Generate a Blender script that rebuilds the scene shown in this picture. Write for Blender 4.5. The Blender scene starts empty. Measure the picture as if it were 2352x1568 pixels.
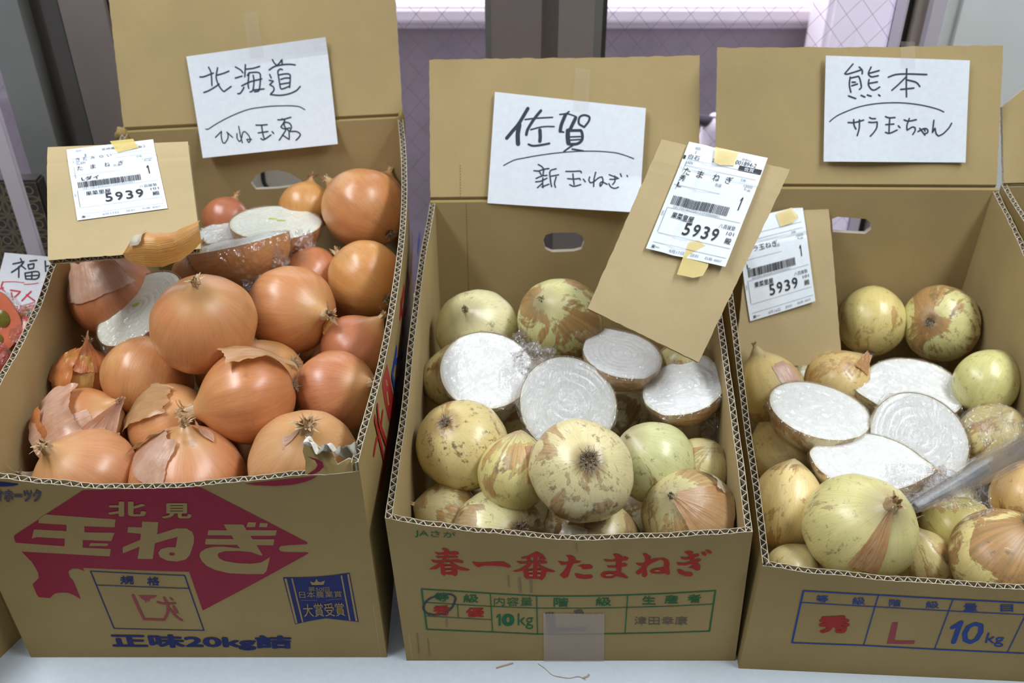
import bpy, bmesh, math, random
from math import pi, sin, cos, sqrt, atan2, exp
from mathutils import Vector, Matrix, noise
from mathutils.geometry import tessellate_polygon
SC = bpy.context.scene
COL = SC.collection
# ---------------------------------------------------------------- camera
cd = bpy.data.cameras.new('camera'); cam = bpy.data.objects.new('camera', cd); COL.objects.link(cam)
cam.location = (0, -.640, .833); cam.rotation_euler = (math.radians(90 - 34.7), 0, 0)
cd.sensor_width = 36; cd.lens = 2287 / 2352 * 36; cd.clip_start = .05; cd.clip_end = 60
cd.dof.use_dof = True; cd.dof.focus_distance = .93; cd.dof.aperture_fstop = 7.1
SC.camera = cam
# ---------------------------------------------------------------- view, sky, lamps
SC.view_settings.view_transform = 'Standard'; SC.view_settings.look = 'None'
SC.view_settings.gamma = 1; SC.view_settings.use_curve_mapping = False
SC.view_settings.exposure = 0.0
w = bpy.data.worlds.new('overcast_sky'); SC.world = w; w.use_nodes = True
bg = w.node_tree.nodes['Background']; bg.inputs[0].default_value = (.86, .90, 1, 1); bg.inputs[1].default_value = 4.2
def area(name, loc, sx, sy, power, col, rot=(0, 0, 0)):
    l = bpy.data.lights.new(name, 'AREA'); l.shape = 'RECTANGLE'; l.size = sx; l.size_y = sy; l.energy = power; l.color = col
    o = bpy.data.objects.new(name, l); o.location = loc; o.rotation_euler = rot; COL.objects.link(o); return o
LC = (.93, .97, 1.0)
for i, x in enumerate((-1.05, 1.05)):            # two rows of ceiling tubes above the table
    area('tube_lamp', (x, -.05, 1.93), .30, 1.45, 34, LC)
area('tube_lamp', (0, -2.3, 1.93), 2.6, .16, 6, LC)   # the next row, behind the camera
# ---------------------------------------------------------------- node helpers
def newmat(name, rough=.6, col=(.5, .5, .5), spec=.5):
    m = bpy.data.materials.new(name); m.use_nodes = True
    b = m.node_tree.nodes['Principled BSDF']
    b.inputs['Base Color'].default_value = (*col, 1); b.inputs['Roughness'].default_value = rough
    b.inputs['Specular IOR Level'].default_value = spec
    return m, m.node_tree, b
class NT:
    def __init__(s, t): s.t = t
    def n(s, typ, **kw):
        x = s.t.nodes.new(typ)
        for k, v in kw.items(): setattr(x, k, v)
        return x
    def l(s, a, b): s.t.links.new(a, b)
    def noise(s, vec, scale, detail=3, rough=.55, dist=0.):
        x = s.n('ShaderNodeTexNoise'); x.inputs['Scale'].default_value = scale; x.inputs['Detail'].default_value = detail
        x.inputs['Roughness'].default_value = rough; x.inputs['Distortion'].default_value = dist
        if vec is not None: s.l(vec, x.inputs['Vector'])
        return x.outputs['Fac']
    def ramp(s, fac, stops):
        x = s.n('ShaderNodeValToRGB'); e = x.color_ramp.elements
        while len(e) < len(stops): e.new(.5)
        for q, (p, c) in zip(e, stops): q.position = p; q.color = (*c, 1) if isinstance(c, tuple) else (c, c, c, 1)
        s.l(fac, x.inputs['Fac']); return x.outputs['Color']
    def math(s, op, a, b=None, c=None):
        x = s.n('ShaderNodeMath', operation=op)
        for i, v in enumerate((a, b, c)):
            if v is None: continue
            if isinstance(v, (int, float)): x.inputs[i].default_value = v
            else: s.l(v, x.inputs[i])
        return x.outputs[0]
    def mix(s, fac, a, b, mode='MIX'):
        x = s.n('ShaderNodeMix', data_type='RGBA', blend_type=mode)
        for sock, v in ((x.inputs[0], fac), (x.inputs[6], a), (x.inputs[7], b)):
            if isinstance(v, (int, float)): sock.default_value = v
            elif isinstance(v, tuple): sock.default_value = (*v, 1)
            else: s.l(v, sock)
        return x.outputs[2]
    def vmul(s, v, k):
        x = s.n('ShaderNodeVectorMath', operation='MULTIPLY'); s.l(v, x.inputs[0]); x.inputs[1].default_value = k; return x.outputs[0]
    def vadd(s, v, k):
        x = s.n('ShaderNodeVectorMath', operation='ADD'); s.l(v, x.inputs[0]); x.inputs[1].default_value = k; return x.outputs[0]
    def obj(s): return s.n('ShaderNodeTexCoord').outputs['Object']
    def attr(s, name): return s.n('ShaderNodeAttribute', attribute_name=name)
    def bump(s, h, strength, dist, b):
        x = s.n('ShaderNodeBump'); x.inputs['Strength'].default_value = strength; x.inputs['Distance'].default_value = dist
        s.l(h, x.inputs['Height']); s.l(x.outputs[0], b.inputs['Normal']); return x
def mat_card(name, col, var=.08, rough=.75, stripes=True):
    m, t, b = newmat(name, rough, col, .25); N = NT(t); o = N.obj()
    f1 = N.noise(o, 9, 4); f2 = N.noise(o, 420, 2)
    c = N.mix(N.ramp(f1, [(.3, 0.), (.7, 1.)]), tuple(x * (1 - var) for x in col), tuple(min(1, x * (1 + var)) for x in col))
    sp = N.ramp(f2, [(.62, 0.), (.78, 1.)])
    c = N.mix(N.math('MULTIPLY', sp, .22), c, tuple(x * .6 for x in col))
    N.l(c, b.inputs['Base Color'])
    N.bump(N.noise(N.vmul(o, (160, 160, 14)), 1., 2), .12, .002, b)
    return m
KRAFT = (.32, .226, .088)
M = {}
M['card'] = mat_card('kraft_cardboard', KRAFT)
M['card_in'] = mat_card('kraft_cardboard_inside', (.415, .31, .148))
M['card_tag'] = mat_card('tag_cardboard', (.46, .355, .19))
M['flute'] = mat_card('corrugated_core', (.36, .30, .21), .1)
M['torn'] = mat_card('torn_paper', (.50, .45, .36), .12)
M['torn_pale'] = mat_card('torn_liner_pale', (.74, .70, .62), .08)
def flat(name, col, rough=.6, spec=.3):
    m, t, b = newmat(name, rough, col, spec); N = NT(t)
    f = N.noise(N.obj(), 150, 3); N.l(N.mix(N.ramp(f, [(.35, 0.), (.75, .25)]), col, tuple(min(1, x * 1.25 + .01) for x in col)), b.inputs['Base Color'])
    return m
M['red'] = flat('red_ink', (.25, .016, .036), .6, .15); M['red2'] = flat('scarlet_ink', (.33, .02, .014), .6, .15)
M['blue'] = flat('blue_ink', (.018, .05, .23), .6, .15); M['navy'] = flat('navy_ink', (.018, .024, .115), .6, .15); M['green'] = flat('green_ink', (.012, .115, .04), .6, .15)
M['stamp'] = flat('stamp_ink', (.26, .035, .04)); M['ink'] = flat('marker_ink', (.018, .022, .03), .5); M['grey'] = flat('stamped_grey_ink', (.09, .075, .06))
M['scuff'] = flat('scuffed_card', (.19, .135, .06)); M['felt'] = flat('felt_pen_ink', (.035, .05, .075)); M['feltred'] = flat('red_felt_ink', (.62, .07, .09))
M['print'] = flat('label_print', (.03, .03, .035)); M['printgrey'] = flat('label_print_light', (.25, .27, .30))
M['paper'] = flat('white_paper', (.74, .79, .86), .55); M['paper2'] = flat('label_paper', (.76, .82, .89), .4)
def mat_tape(name, col, alpha, rough=.25):
    m, t, b = newmat(name, rough, col, .5); b.inputs['Alpha'].default_value = alpha; return m
M['ytape'] = mat_tape('yellow_tape', (.80, .62, .20), .74); M['ctape'] = mat_tape('clear_tape', (.62, .58, .52), .10, .2); M['ptape'] = mat_tape('hazy_packing_tape', (.52, .42, .37), .45, .3)
# -- onions
def mat_brown(name, a, bcol, seed, dark=1.0, spots=.25):
    m, t, b = newmat(name, .3, a, .5); N = NT(t)
    o = N.vadd(N.obj(), (seed, seed * 1.7, seed * .6)); mer = N.attr('mer').outputs['Vector']
    lat = N.n('ShaderNodeSeparateXYZ'); N.l(mer, lat.inputs[0]); latz = N.math('MULTIPLY_ADD', lat.outputs[2], .5, .5)
    v1 = N.vadd(N.vmul(mer, (7, 7, .9)), (seed * 3, 0, seed)); f1 = N.noise(v1, 1., 4, .6, .3)
    v2 = N.vadd(N.vmul(mer, (17, 17, 1.1)), (0, seed * 5, seed)); f2 = N.noise(v2, 1., 3, .6)
    c = N.mix(N.ramp(N.noise(o, 16, 3, .5, .4), [(.34, 0.), (.64, 1.)]), a, bcol)
    c = N.mix(N.math('MULTIPLY', N.ramp(f1, [(.35, 0.), (.68, 1.)]), .30), c, tuple(x * .72 for x in a))
    ridge = N.ramp(N.math('ABSOLUTE', N.math('SUBTRACT', f2, .5)), [(0., 1.), (.035, 0.)])
    c = N.mix(N.math('MULTIPLY', ridge, .24 * dark), c, tuple(x * y for x, y in zip(a, (.42, .33, .3))))
    c = N.mix(N.ramp(latz, [(.90, 0.), (.993, .75)]), c, (.60, .33, .13))
    c = N.mix(N.math('MULTIPLY', N.ramp(N.noise(o, 46, 4, .6), [(.66, 0.), (.74, 1.)]), spots), c, (.10, .06, .045))
    N.l(c, b.inputs['Base Color']); b.inputs['Subsurface Weight'].default_value = .10; b.inputs['Subsurface Radius'].default_value = (1., .45, .2); b.inputs['Subsurface Scale'].default_value = .009; b.inputs['Coat Weight'].default_value = .5; b.inputs['Coat Roughness'].default_value = .33
    N.l(N.ramp(N.noise(o, 30, 3), [(.3, .30), (.7, .44)]), b.inputs['Roughness'])
    N.bump(N.math('ADD', f2, N.math('MULTIPLY', N.noise(o, 60, 3), .5)), .11, .0016, b); return m
def mat_fresh(name, base, green, seed, brown=.4, dirt=.5, tan=(.46, .235, .075), gamt=.5):
    green = tuple(g * .42 + x * .58 for g, x in zip(green, base))
    m, t, b = newmat(name, .3, base, .5); N = NT(t)
    o = N.vadd(N.obj(), (seed, seed * 1.7, seed * .6)); mer = N.attr('mer').outputs['Vector']
    sx = N.n('ShaderNodeSeparateXYZ'); N.l(mer, sx.inputs[0]); latz = N.math('MULTIPLY_ADD', sx.outputs[2], .5, .5)
    v2 = N.vadd(N.vmul(mer, (15, 15, 1.0)), (0, seed * 5, seed)); f2 = N.noise(v2, 1., 3, .6)
    v1 = N.vadd(N.vmul(mer, (6, 6, .8)), (seed * 3, 0, seed)); f1 = N.noise(v1, 1., 4, .6, .3)
    c = N.mix(N.ramp(N.noise(o, 13, 2, .5), [(.5 - gamt * .35, 0.), (1.02 - gamt * .35, 1.)]), base, green)
    c = N.mix(N.math('MULTIPLY', N.ramp(f1, [(.4, 0.), (.7, 1.)]), .35), c, tuple(x * y for x, y in zip(base, (1.12, 1.14, 1.2))))
    ridge = N.ramp(N.math('ABSOLUTE', N.math('SUBTRACT', f2, .5)), [(0., 1.), (.03, 0.)])
    c = N.mix(N.math('MULTIPLY', ridge, .25), c, (.27, .23, .10))
    # papery brown skin left in torn patches
    pv = N.noise(N.vadd(o, (.3, 0, 0)), 21, 5, .62, .9); pv2 = N.math('ADD', N.math('MULTIPLY', pv, .8), N.math('MULTIPLY', f1, .2))
    e0 = .66 - .26 * brown; mask = N.ramp(pv2, [(e0, 0.), (e0 + .018, 1.)])
    skin = N.mix(N.ramp(f2, [(.35, 0.), (.65, 1.)]), tan, tuple(x * .55 for x in tan))
    skin = N.mix(N.ramp(N.noise(o, 48, 4, .6), [(.55, 0.), (.68, .8)]), skin, (.10, .055, .03))
    c = N.mix(N.math('MULTIPLY', mask, .86), c, skin)
    rim = N.ramp(N.math('ABSOLUTE', N.math('SUBTRACT', pv2, e0)), [(0., 1.), (.012, 0.)])
    c = N.mix(N.math('MULTIPLY', rim, .5), c, (.14, .08, .04))
    dm = N.math('MULTIPLY', N.ramp(N.noise(o, 19, 3), [(.36, 0.), (.56, 1.)]), N.ramp(N.noise(N.vmul(o, (1, 1, 1)), 120, 5, .75), [(.56, 0.), (.64, 1.)]))
    c = N.mix(N.math('MULTIPLY', dm, dirt), c, (.13, .085, .045))
    c = N.mix(N.ramp(latz, [(.93, 0.), (.995, .6)]), c, (.34, .27, .16))
    c = N.mix(N.ramp(latz, [(.003, .8), (.035, 0.)]), c, (.30, .17, .06))
    N.l(c, b.inputs['Base Color'])
    N.l(N.ramp(mask, [(0., .30), (1., .46)]), b.inputs['Roughness']); b.inputs['Subsurface Weight'].default_value = .2; b.inputs['Subsurface Radius'].default_value = (1., .7, .35); b.inputs['Subsurface Scale'].default_value = .009; b.inputs['Coat Weight'].default_value = .25; b.inputs['Coat Roughness'].default_value = .32
    N.bump(N.math('ADD', N.math('ADD', N.math('MULTIPLY', f2, .6), N.math('MULTIPLY', mask, .5)), N.math('MULTIPLY', N.noise(o, 70, 3), .5)), .2, .0016, b); return m
def mat_peel(name, a, c2, trans=.25):
    m, t, b = newmat(name, .3, a, .6); N = NT(t); o = N.obj(); b.inputs['Coat Weight'].default_value = .25; b.inputs['Coat Roughness'].default_value = .325
    mer = N.attr('mer').outputs['Vector']; f2 = N.noise(N.vmul(mer, (17, 17, 1.1)), 1., 3, .6); f = N.noise(o, 34, 4)
    c = N.mix(N.ramp(f, [(.35, 0.), (.65, 1.)]), a, c2)
    ridge = N.ramp(N.math('ABSOLUTE', N.math('SUBTRACT', f2, .5)), [(0., 1.), (.04, 0.)])
    c = N.mix(N.math('MULTIPLY', ridge, .25), c, tuple(x * .5 for x in a))
    N.l(c, b.inputs['Base Color']); N.bump(N.math('ADD', f2, N.noise(o, 90, 3)), .4, .002, b)
    tr = N.n('ShaderNodeBsdfTranslucent'); N.l(c, tr.inputs[0]); mx = N.n('ShaderNodeMixShader'); mx.inputs[0].default_value = trans
    out = t.nodes['Material Output']; N.l(b.outputs[0], mx.inputs[1]); N.l(tr.outputs[0], mx.inputs[2]); N.l(mx.outputs[0], out.inputs[0]); return m
M['peel_pale'] = mat_peel('pale_pink_skin', (.62, .33, .20), (.76, .52, .40)); M['peel_orange'] = mat_peel('orange_skin', (.66, .25, .08), (.60, .20, .07))
M['peel_gold'] = mat_peel('golden_skin', (.60, .27, .06), (.66, .40, .12)); M['peel_dry'] = mat_peel('dry_orange_peel', (.58, .27, .065), (.68, .36, .10)); M['peel_tan'] = mat_peel('tan_skin', (.55, .29, .12), (.62, .40, .20))
M['peel_brown'] = mat_peel('brown_skin', (.30, .14, .05), (.42, .22, .08)); M['peel_white'] = mat_peel('whitish_skin', (.62, .55, .42), (.70, .64, .50))
M['stem'] = mat_peel('dry_stem', (.52, .32, .15), (.62, .45, .26), .1); M['stem_green'] = mat_peel('withered_green_stem', (.42, .40, .20), (.30, .27, .15), .1); M['root'] = flat('dry_root', (.30, .24, .16), .8)
M['rootdark'] = flat('root_disc', (.10, .065, .04), .85)
def mat_cut(name, col, line, n, amt, shift=(0, 0, 0)):
    m, t, b = newmat(name, .22, col, .5); N = NT(t); r = N.attr('ring').outputs['Fac']; o = N.obj()
    w1 = N.math('ADD', N.math('MULTIPLY', r, n), N.math('MULTIPLY', N.noise(N.vadd(o, shift), 26, 2), 1.4))
    fr = N.math('FRACT', w1); ln = N.ramp(N.math('ABSOLUTE', N.math('SUBTRACT', fr, .5)), [(0., 1.), (.16, .15), (.5, 0.)])
    c = N.mix(N.math('MULTIPLY', ln, amt), col, line)
    c = N.mix(N.ramp(N.noise(o, 45, 3), [(.45, 0.), (.75, .35)]), c, line)
    c = N.mix(N.ramp(r, [(.93, 0.), (1., .55)]), c, (.70, .66, .42))
    N.l(c, b.inputs['Base Color']); b.inputs['Coat Weight'].default_value = .1; b.inputs['Coat Roughness'].default_value = .2
    b.inputs['Subsurface Weight'].default_value = .0
    N.bump(N.math('ADD', ln, N.math('MULTIPLY', N.noise(o, 190, 3), .6)), .18, .001, b); return m
M['cut_white'] = mat_cut('cut_onion_white', (.875, .895, .88), (.74, .77, .72), 6.5, .22)
M['cut_cream'] = mat_cut('cut_onion_cream', (.82, .84, .74), (.66, .69, .56), 7.5, .3)
M['cut_grey'] = mat_cut('cut_onion_dry', (.76, .80, .76), (.55, .60, .57), 9.5, .45)
M['cut_film'] = mat_cut('cut_onion_under_film', (.875, .895, .88), (.80, .83, .79), 5.5, .10)
M['bud'] = flat('yellow_green_bud', (.55, .58, .08), .4)
def mat_wrap(name, gl=.16, haze=.05, scale=1., bump=1., rough=.07, dist=.006, cr=.06):
    m = bpy.data.materials.new(name); m.use_nodes = True; t = m.node_tree; N = NT(t); t.nodes.remove(t.nodes['Principled BSDF'])
    out = t.nodes['Material Output']; o = N.obj()
    v = N.n('ShaderNodeTexVoronoi', feature='F1'); v.inputs['Scale'].default_value = 105 * scale
    ov = N.n('ShaderNodeVectorMath', operation='ADD'); nz = N.n('ShaderNodeTexNoise'); nz.inputs['Scale'].default_value = 30 * scale; N.l(N.vmul(o, (1.7, .8, 1)), nz.inputs['Vector'])
    sc = N.vmul(nz.outputs['Color'], (.05, .05, .05)); N.l(o, ov.inputs[0]); N.l(sc, ov.inputs[1]); N.l(ov.outputs[0], v.inputs['Vector'])
    rd = N.math('ABSOLUTE', N.math('SUBTRACT', N.noise(ov.outputs[0], 52 * scale, 3, .6), .5)); crease_glint = N.ramp(rd, [(0., 1.), (.012, 0.)])
    h = N.math('ADD', N.math('MULTIPLY', v.outputs['Distance'], 1.), N.math('ADD', N.math('MULTIPLY', crease_glint, .04), N.math('MULTIPLY', N.noise(o, 190 * scale, 3, .6), .55)))
    bp = N.n('ShaderNodeBump'); bp.inputs['Strength'].default_value = bump; bp.inputs['Distance'].default_value = dist; N.l(h, bp.inputs['Height'])
    tr = N.n('ShaderNodeBsdfTransparent'); tr.inputs[0].default_value = (.985, .98, .985, 1)
    g = N.n('ShaderNodeBsdfGlossy'); g.inputs['Roughness'].default_value = rough; g.inputs[0].default_value = (1, 1, 1, 1); N.l(bp.outputs[0], g.inputs['Normal'])
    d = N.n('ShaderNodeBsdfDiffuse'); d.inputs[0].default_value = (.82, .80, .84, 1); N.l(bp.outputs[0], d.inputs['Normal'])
    lw = N.n('ShaderNodeLayerWeight'); lw.inputs['Blend'].default_value = .35; N.l(bp.outputs[0], lw.inputs['Normal'])
    m1 = N.n('ShaderNodeMixShader'); N.l(N.math('ADD', gl, N.math('MULTIPLY', lw.outputs['Fresnel'], .09)), m1.inputs[0]); N.l(tr.outputs[0], m1.inputs[1]); N.l(g.outputs[0], m1.inputs[2])
    m2 = N.n('ShaderNodeMixShader'); N.l(N.math('ADD', haze, N.math('MULTIPLY', crease_glint, cr)), m2.inputs[0]); N.l(m1.outputs[0], m2.inputs[1]); N.l(d.outputs[0], m2.inputs[2])  # whitish creases, doubling as reflected streaks painted in diffuse white
    N.l(m2.outputs[0], out.inputs[0]); return m
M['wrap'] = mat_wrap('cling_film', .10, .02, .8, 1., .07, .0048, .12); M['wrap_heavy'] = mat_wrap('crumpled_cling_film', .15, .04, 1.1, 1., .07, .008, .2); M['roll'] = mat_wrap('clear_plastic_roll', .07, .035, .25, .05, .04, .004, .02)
# -- room
M['table'] = flat('white_table_top', (.58, .65, .72), .35, .4); M['metal'] = flat('grey_steel', (.30, .31, .33), .35, .6)
def mat_plain(n, c, r=.5, v=.06):
    m, t, b = newmat(n, r, c, .4); N = NT(t); f = N.noise(N.obj(), 6, 4)
    N.l(N.mix(N.ramp(f, [(.3, 0.), (.7, 1.)]), tuple(x * (1 - v) for x in c), tuple(x * (1 + v) for x in c)), b.inputs['Base Color']); N.bump(N.noise(N.obj(), 300, 3), .08, .002, b); return m
M['wallpaper'] = mat_plain('white_wallpaper', (.66, .70, .70), .8); M['wall_shop'] = mat_plain('shop_wall', (.34, .33, .31), .8); M['ceil'] = mat_plain('ceiling_paint', (.75, .75, .75), .8); M['floor'] = mat_plain('grey_vinyl_floor', (.16, .155, .15), .5)
M['alu_brown'] = mat_plain('bronze_aluminium', (.185, .155, .15), .42); M['alu_dark'] = mat_plain('dark_gasket', (.045, .042, .04), .5); M['alu_grey'] = mat_plain('grey_aluminium', (.20, .205, .20), .4)
M['alu_mid'] = mat_plain('bronze_aluminium_light', (.205, .175, .168), .42); M['alu_tan'] = mat_plain('tan_aluminium', (.30, .26, .235), .4); M['lilac'] = mat_plain('pale_painted_stile', (.52, .48, .56), .5)
M['wire'] = flat('window_wire', (.16, .14, .16), .5); M['ledge'] = mat_plain('painted_ledge', (.95, .86, .88), .6); M['lowwall'] = mat_plain('mauve_outdoor_wall', (.30, .25, .275), .8, .12)
M['lip_shade'] = mat_plain('ledge_lip_shade', (.60, .53, .58), .6); M['alu_shade'] = mat_plain('dark_bronze_aluminium', (.095, .088, .084), .45)  # the lip's darker tone is the shade under the ledge, painted in
M['pillar'] = mat_plain('pale_pink_pillar', (.84, .76, .79), .7); M['asphalt'] = mat_plain('asphalt', (.16, .15, .16), .9)
def mat_glass():
    m = bpy.data.materials.new('window_glass'); m.use_nodes = True; t = m.node_tree; N = NT(t); t.nodes.remove(t.nodes['Principled BSDF'])
    tr = N.n('ShaderNodeBsdfTransparent'); tr.inputs[0].default_value = (.90, .88, .91, 1); g = N.n('ShaderNodeBsdfGlossy'); g.inputs['Roughness'].default_value = .03
    f = N.n('ShaderNodeFresnel'); f.inputs[0].default_value = 1.45; mx = N.n('ShaderNodeMixShader'); N.l(f.outputs[0], mx.inputs[0]); N.l(tr.outputs[0], mx.inputs[1]); N.l(g.outputs[0], mx.inputs[2])
    N.l(mx.outputs[0], t.nodes['Material Output'].inputs[0]); return m
M['glass'] = mat_glass()
M['tomato'] = flat('tomato_skin', (.62, .085, .05), .2, .5); M['tomato_in'] = flat('tomato_flesh', (.66, .17, .09), .25); M['seed'] = flat('tomato_seed_gel', (.16, .14, .02), .2)
M['darkcard'] = flat('dark_printed_card', (.035, .03, .027), .6); M['tanink'] = flat('tan_ink', (.22, .165, .10), .6)
M['sred'] = flat('red_plastic', (.35, .03, .04), .3); M['sdark'] = flat('dark_plastic', (.03, .028, .04), .4); M['swhite'] = flat('white_plastic', (.75, .72, .78), .3)
# ---------------------------------------------------------------- object helpers
def tag(o, label, cat, group=None):
    o['label'] = label; o['category'] = cat
    if group: o['group'] = group
    return o
def empty(name, loc=(0, 0, 0)):
    o = bpy.data.objects.new(name, None); o.location = loc; o.empty_display_size = .05; COL.objects.link(o); return o
def link(name, me, mats, parent=None, smooth=False):
    for m in (mats if isinstance(mats, (list, tuple)) else [mats]): me.materials.append(m)
    if smooth:
        for p in me.polygons: p.use_smooth = True
    o = bpy.data.objects.new(name, me); COL.objects.link(o)
    if parent is not None:
        o.parent = parent
    return o
UPS = Vector((0, .57, .82)); AISLE = Vector((0, -.82, .57))    # up the slope of the display, and out towards the aisle
class MB:
    def __init__(s): s.v = []; s.f = []; s.m = []; s.a = None
    def add(s, vs, fs, mi=0):
        k = len(s.v); s.v += [tuple(x) for x in vs]; s.f += [tuple(i + k for i in f) for f in fs]; s.m += [mi] * len(fs)
    def box(s, x0, x1, y0, y1, z0, z1, mi=0):
        s.add([(x0, y0, z0), (x1, y0, z0), (x1, y1, z0), (x0, y1, z0), (x0, y0, z1), (x1, y0, z1), (x1, y1, z1), (x0, y1, z1)],
              [(0, 3, 2, 1), (4, 5, 6, 7), (0, 1, 5, 4), (1, 2, 6, 5), (2, 3, 7, 6), (3, 0, 4, 7)], mi)
    def grid(s, P, nu, nv, mi=0, wrap=False):
        k = len(s.v)
        for j in range(nv + 1):
            for i in range(nu if wrap else nu + 1): s.v.append(tuple(P(i / nu, j / nv)))
        w = nu if wrap else nu + 1
        for j in range(nv):
            for i in range(nu):
                a = k + j * w + i; b = k + j * w + (i + 1) % w
                s.f.append((a, b, b + w, a + w)); s.m.append(mi)
    def tube(s, pts, r, n=5, mi=0, cap=True):
        pts = [Vector(p) for p in pts]; k = len(s.v); R = r if callable(r) else (lambda q: r)
        up = Vector((.3, .5, .81))
        for i, p in enumerate(pts):
            d = (pts[min(i + 1, len(pts) - 1)] - pts[max(i - 1, 0)]); d = d.normalized() if d.length > 1e-9 else Vector((0, 0, 1))
            a = d.cross(up); a = a.normalized() if a.length > 1e-4 else d.orthogonal().normalized(); b = d.cross(a); rr = R(i / (len(pts) - 1))
            for q in range(n): s.v.append(tuple(p + (a * cos(2 * pi * q / n) + b * sin(2 * pi * q / n)) * rr))
        for i in range(len(pts) - 1):
            for q in range(n): s.f.append((k + i * n + q, k + i * n + (q + 1) % n, k + (i + 1) * n + (q + 1) % n, k + (i + 1) * n + q)); s.m.append(mi)
        if cap:
            s.f.append(tuple(k + q for q in range(n))[::-1]); s.f.append(tuple(k + (len(pts) - 1) * n + q for q in range(n))); s.m += [mi, mi]
    def build(s, name, mats, parent=None, smooth=False, origin=None, attrs=None):
        o = Vector(origin) if origin is not None else None
        me = bpy.data.meshes.new(name); me.from_pydata([tuple(Vector(v) - o) for v in s.v] if o is not None else s.v, [], s.f)
        for p, mi in zip(me.polygons, s.m): p.material_index = mi
        if attrs:
            for nm, (typ, vals) in attrs.items():
                at = me.attributes.new(nm, typ, 'POINT')
                at.data.foreach_set('vector' if typ == 'FLOAT_VECTOR' else 'value', [c for q in vals for c in q] if typ == 'FLOAT_VECTOR' else vals)
        me.update(); ob = link(name, me, mats, parent, smooth)
        if o is not None: ob.location = o
        return ob
class Surf:                                     # a bowed four-corner sheet: u across, v up, off along its outward normal
    def __init__(s, A, B, B2, A2, bow=0.):
        s.c = [Vector(q) for q in (A, B, B2, A2)]; s.bow = bow; s.n = (s.c[1] - s.c[0]).cross(s.c[3] - s.c[0]).normalized()
        s.w = (s.c[1] - s.c[0]).length; s.h = (s.c[3] - s.c[0]).length; s.curl = lambda u, v: 0.
    def P(s, u, v, off=0.):
        A, B, B2, A2 = s.c
        return (A * (1 - u) + B * u) * (1 - v) + (A2 * (1 - u) + B2 * u) * v + s.n * (s.bow * 4 * u * (1 - u) * v + off + s.curl(u, v))
def lerp_list(pts, u):
    if u <= pts[0][0]: return pts[0][1]
    for (a, x), (b, y) in zip(pts, pts[1:]):
        if u <= b:
            k = (u - a) / (b - a); k = k * k * (3 - 2 * k); return x + (y - x) * k
    return pts[-1][1]
def smooth_pts(p, k=4):
    """Catmull-Rom through the points, sharp turns kept sharp"""
    out = []; n = len(p)
    if n < 3: return [p[0].lerp(p[1], i / k) for i in range(k + 1)]
    def sharp(i):
        return 0 < i < n - 1 and (p[i] - p[i - 1]).angle(p[i + 1] - p[i], 0) > 1.25
    for i in range(n - 1):
        p0 = p[i - 1] if i > 0 and not sharp(i) else p[i] * 2 - p[i + 1]
        p3 = p[i + 2] if i + 2 < n and not sharp(i + 1) else p[i + 1] * 2 - p[i]
        p1, p2 = p[i], p[i + 1]
        for j in range(k):
            t = j / k
            out.append(.5 * ((2 * p1) + (p2 - p0) * t + (2 * p0 - 5 * p1 + 4 * p2 - p3) * t * t + (3 * p1 - p0 - 3 * p2 + p3) * t ** 3))
    out.append(p[-1]); return out
def ribbon(mb, pts, wdt, n, mi=0, caps=True):
    pts = [Vector(p) for p in pts]; L = []; R = []; m = len(pts)
    for i in range(m):
        d = pts[min(i + 1, m - 1)] - pts[max(i - 1, 0)]
        d = d.normalized() if d.length > 1e-9 else Vector((1, 0, 0)); sd = n.cross(d).normalized() * wdt / 2
        L.append(pts[i] + sd); R.append(pts[i] - sd)
    k = len(mb.v); mb.v += [tuple(x) for x in L] + [tuple(x) for x in R]
    for i in range(m - 1): mb.f.append((k + i, k + m + i, k + m + i + 1, k + i + 1)); mb.m.append(mi)
    if caps:
        for i in (0, m - 1):
            d = (pts[min(i + 1, m - 1)] - pts[max(i - 1, 0)]); d = d.normalized() if d.length > 1e-9 else Vector((1, 0, 0)); e = n.cross(d)
            mb.add([pts[i] + (d * cos(a) + e * sin(a)) * wdt / 2 - n * 2e-5 for a in [q * pi / 4 for q in range(8)]], [tuple(range(8))], mi)
def bm_to_surf(bm, S, off, cuts=0):
    """flat bmesh in (u,v) laid on the sheet"""
    if cuts:
        for k in range(1, cuts): bmesh.ops.bisect_plane(bm, geom=bm.verts[:] + bm.edges[:] + bm.faces[:], plane_co=(k / cuts, 0, 0), plane_no=(1, 0, 0), dist=1e-7)
    for v in bm.verts: v.co = S.P(v.co.x, v.co.y, off + v.co.z)
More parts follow.
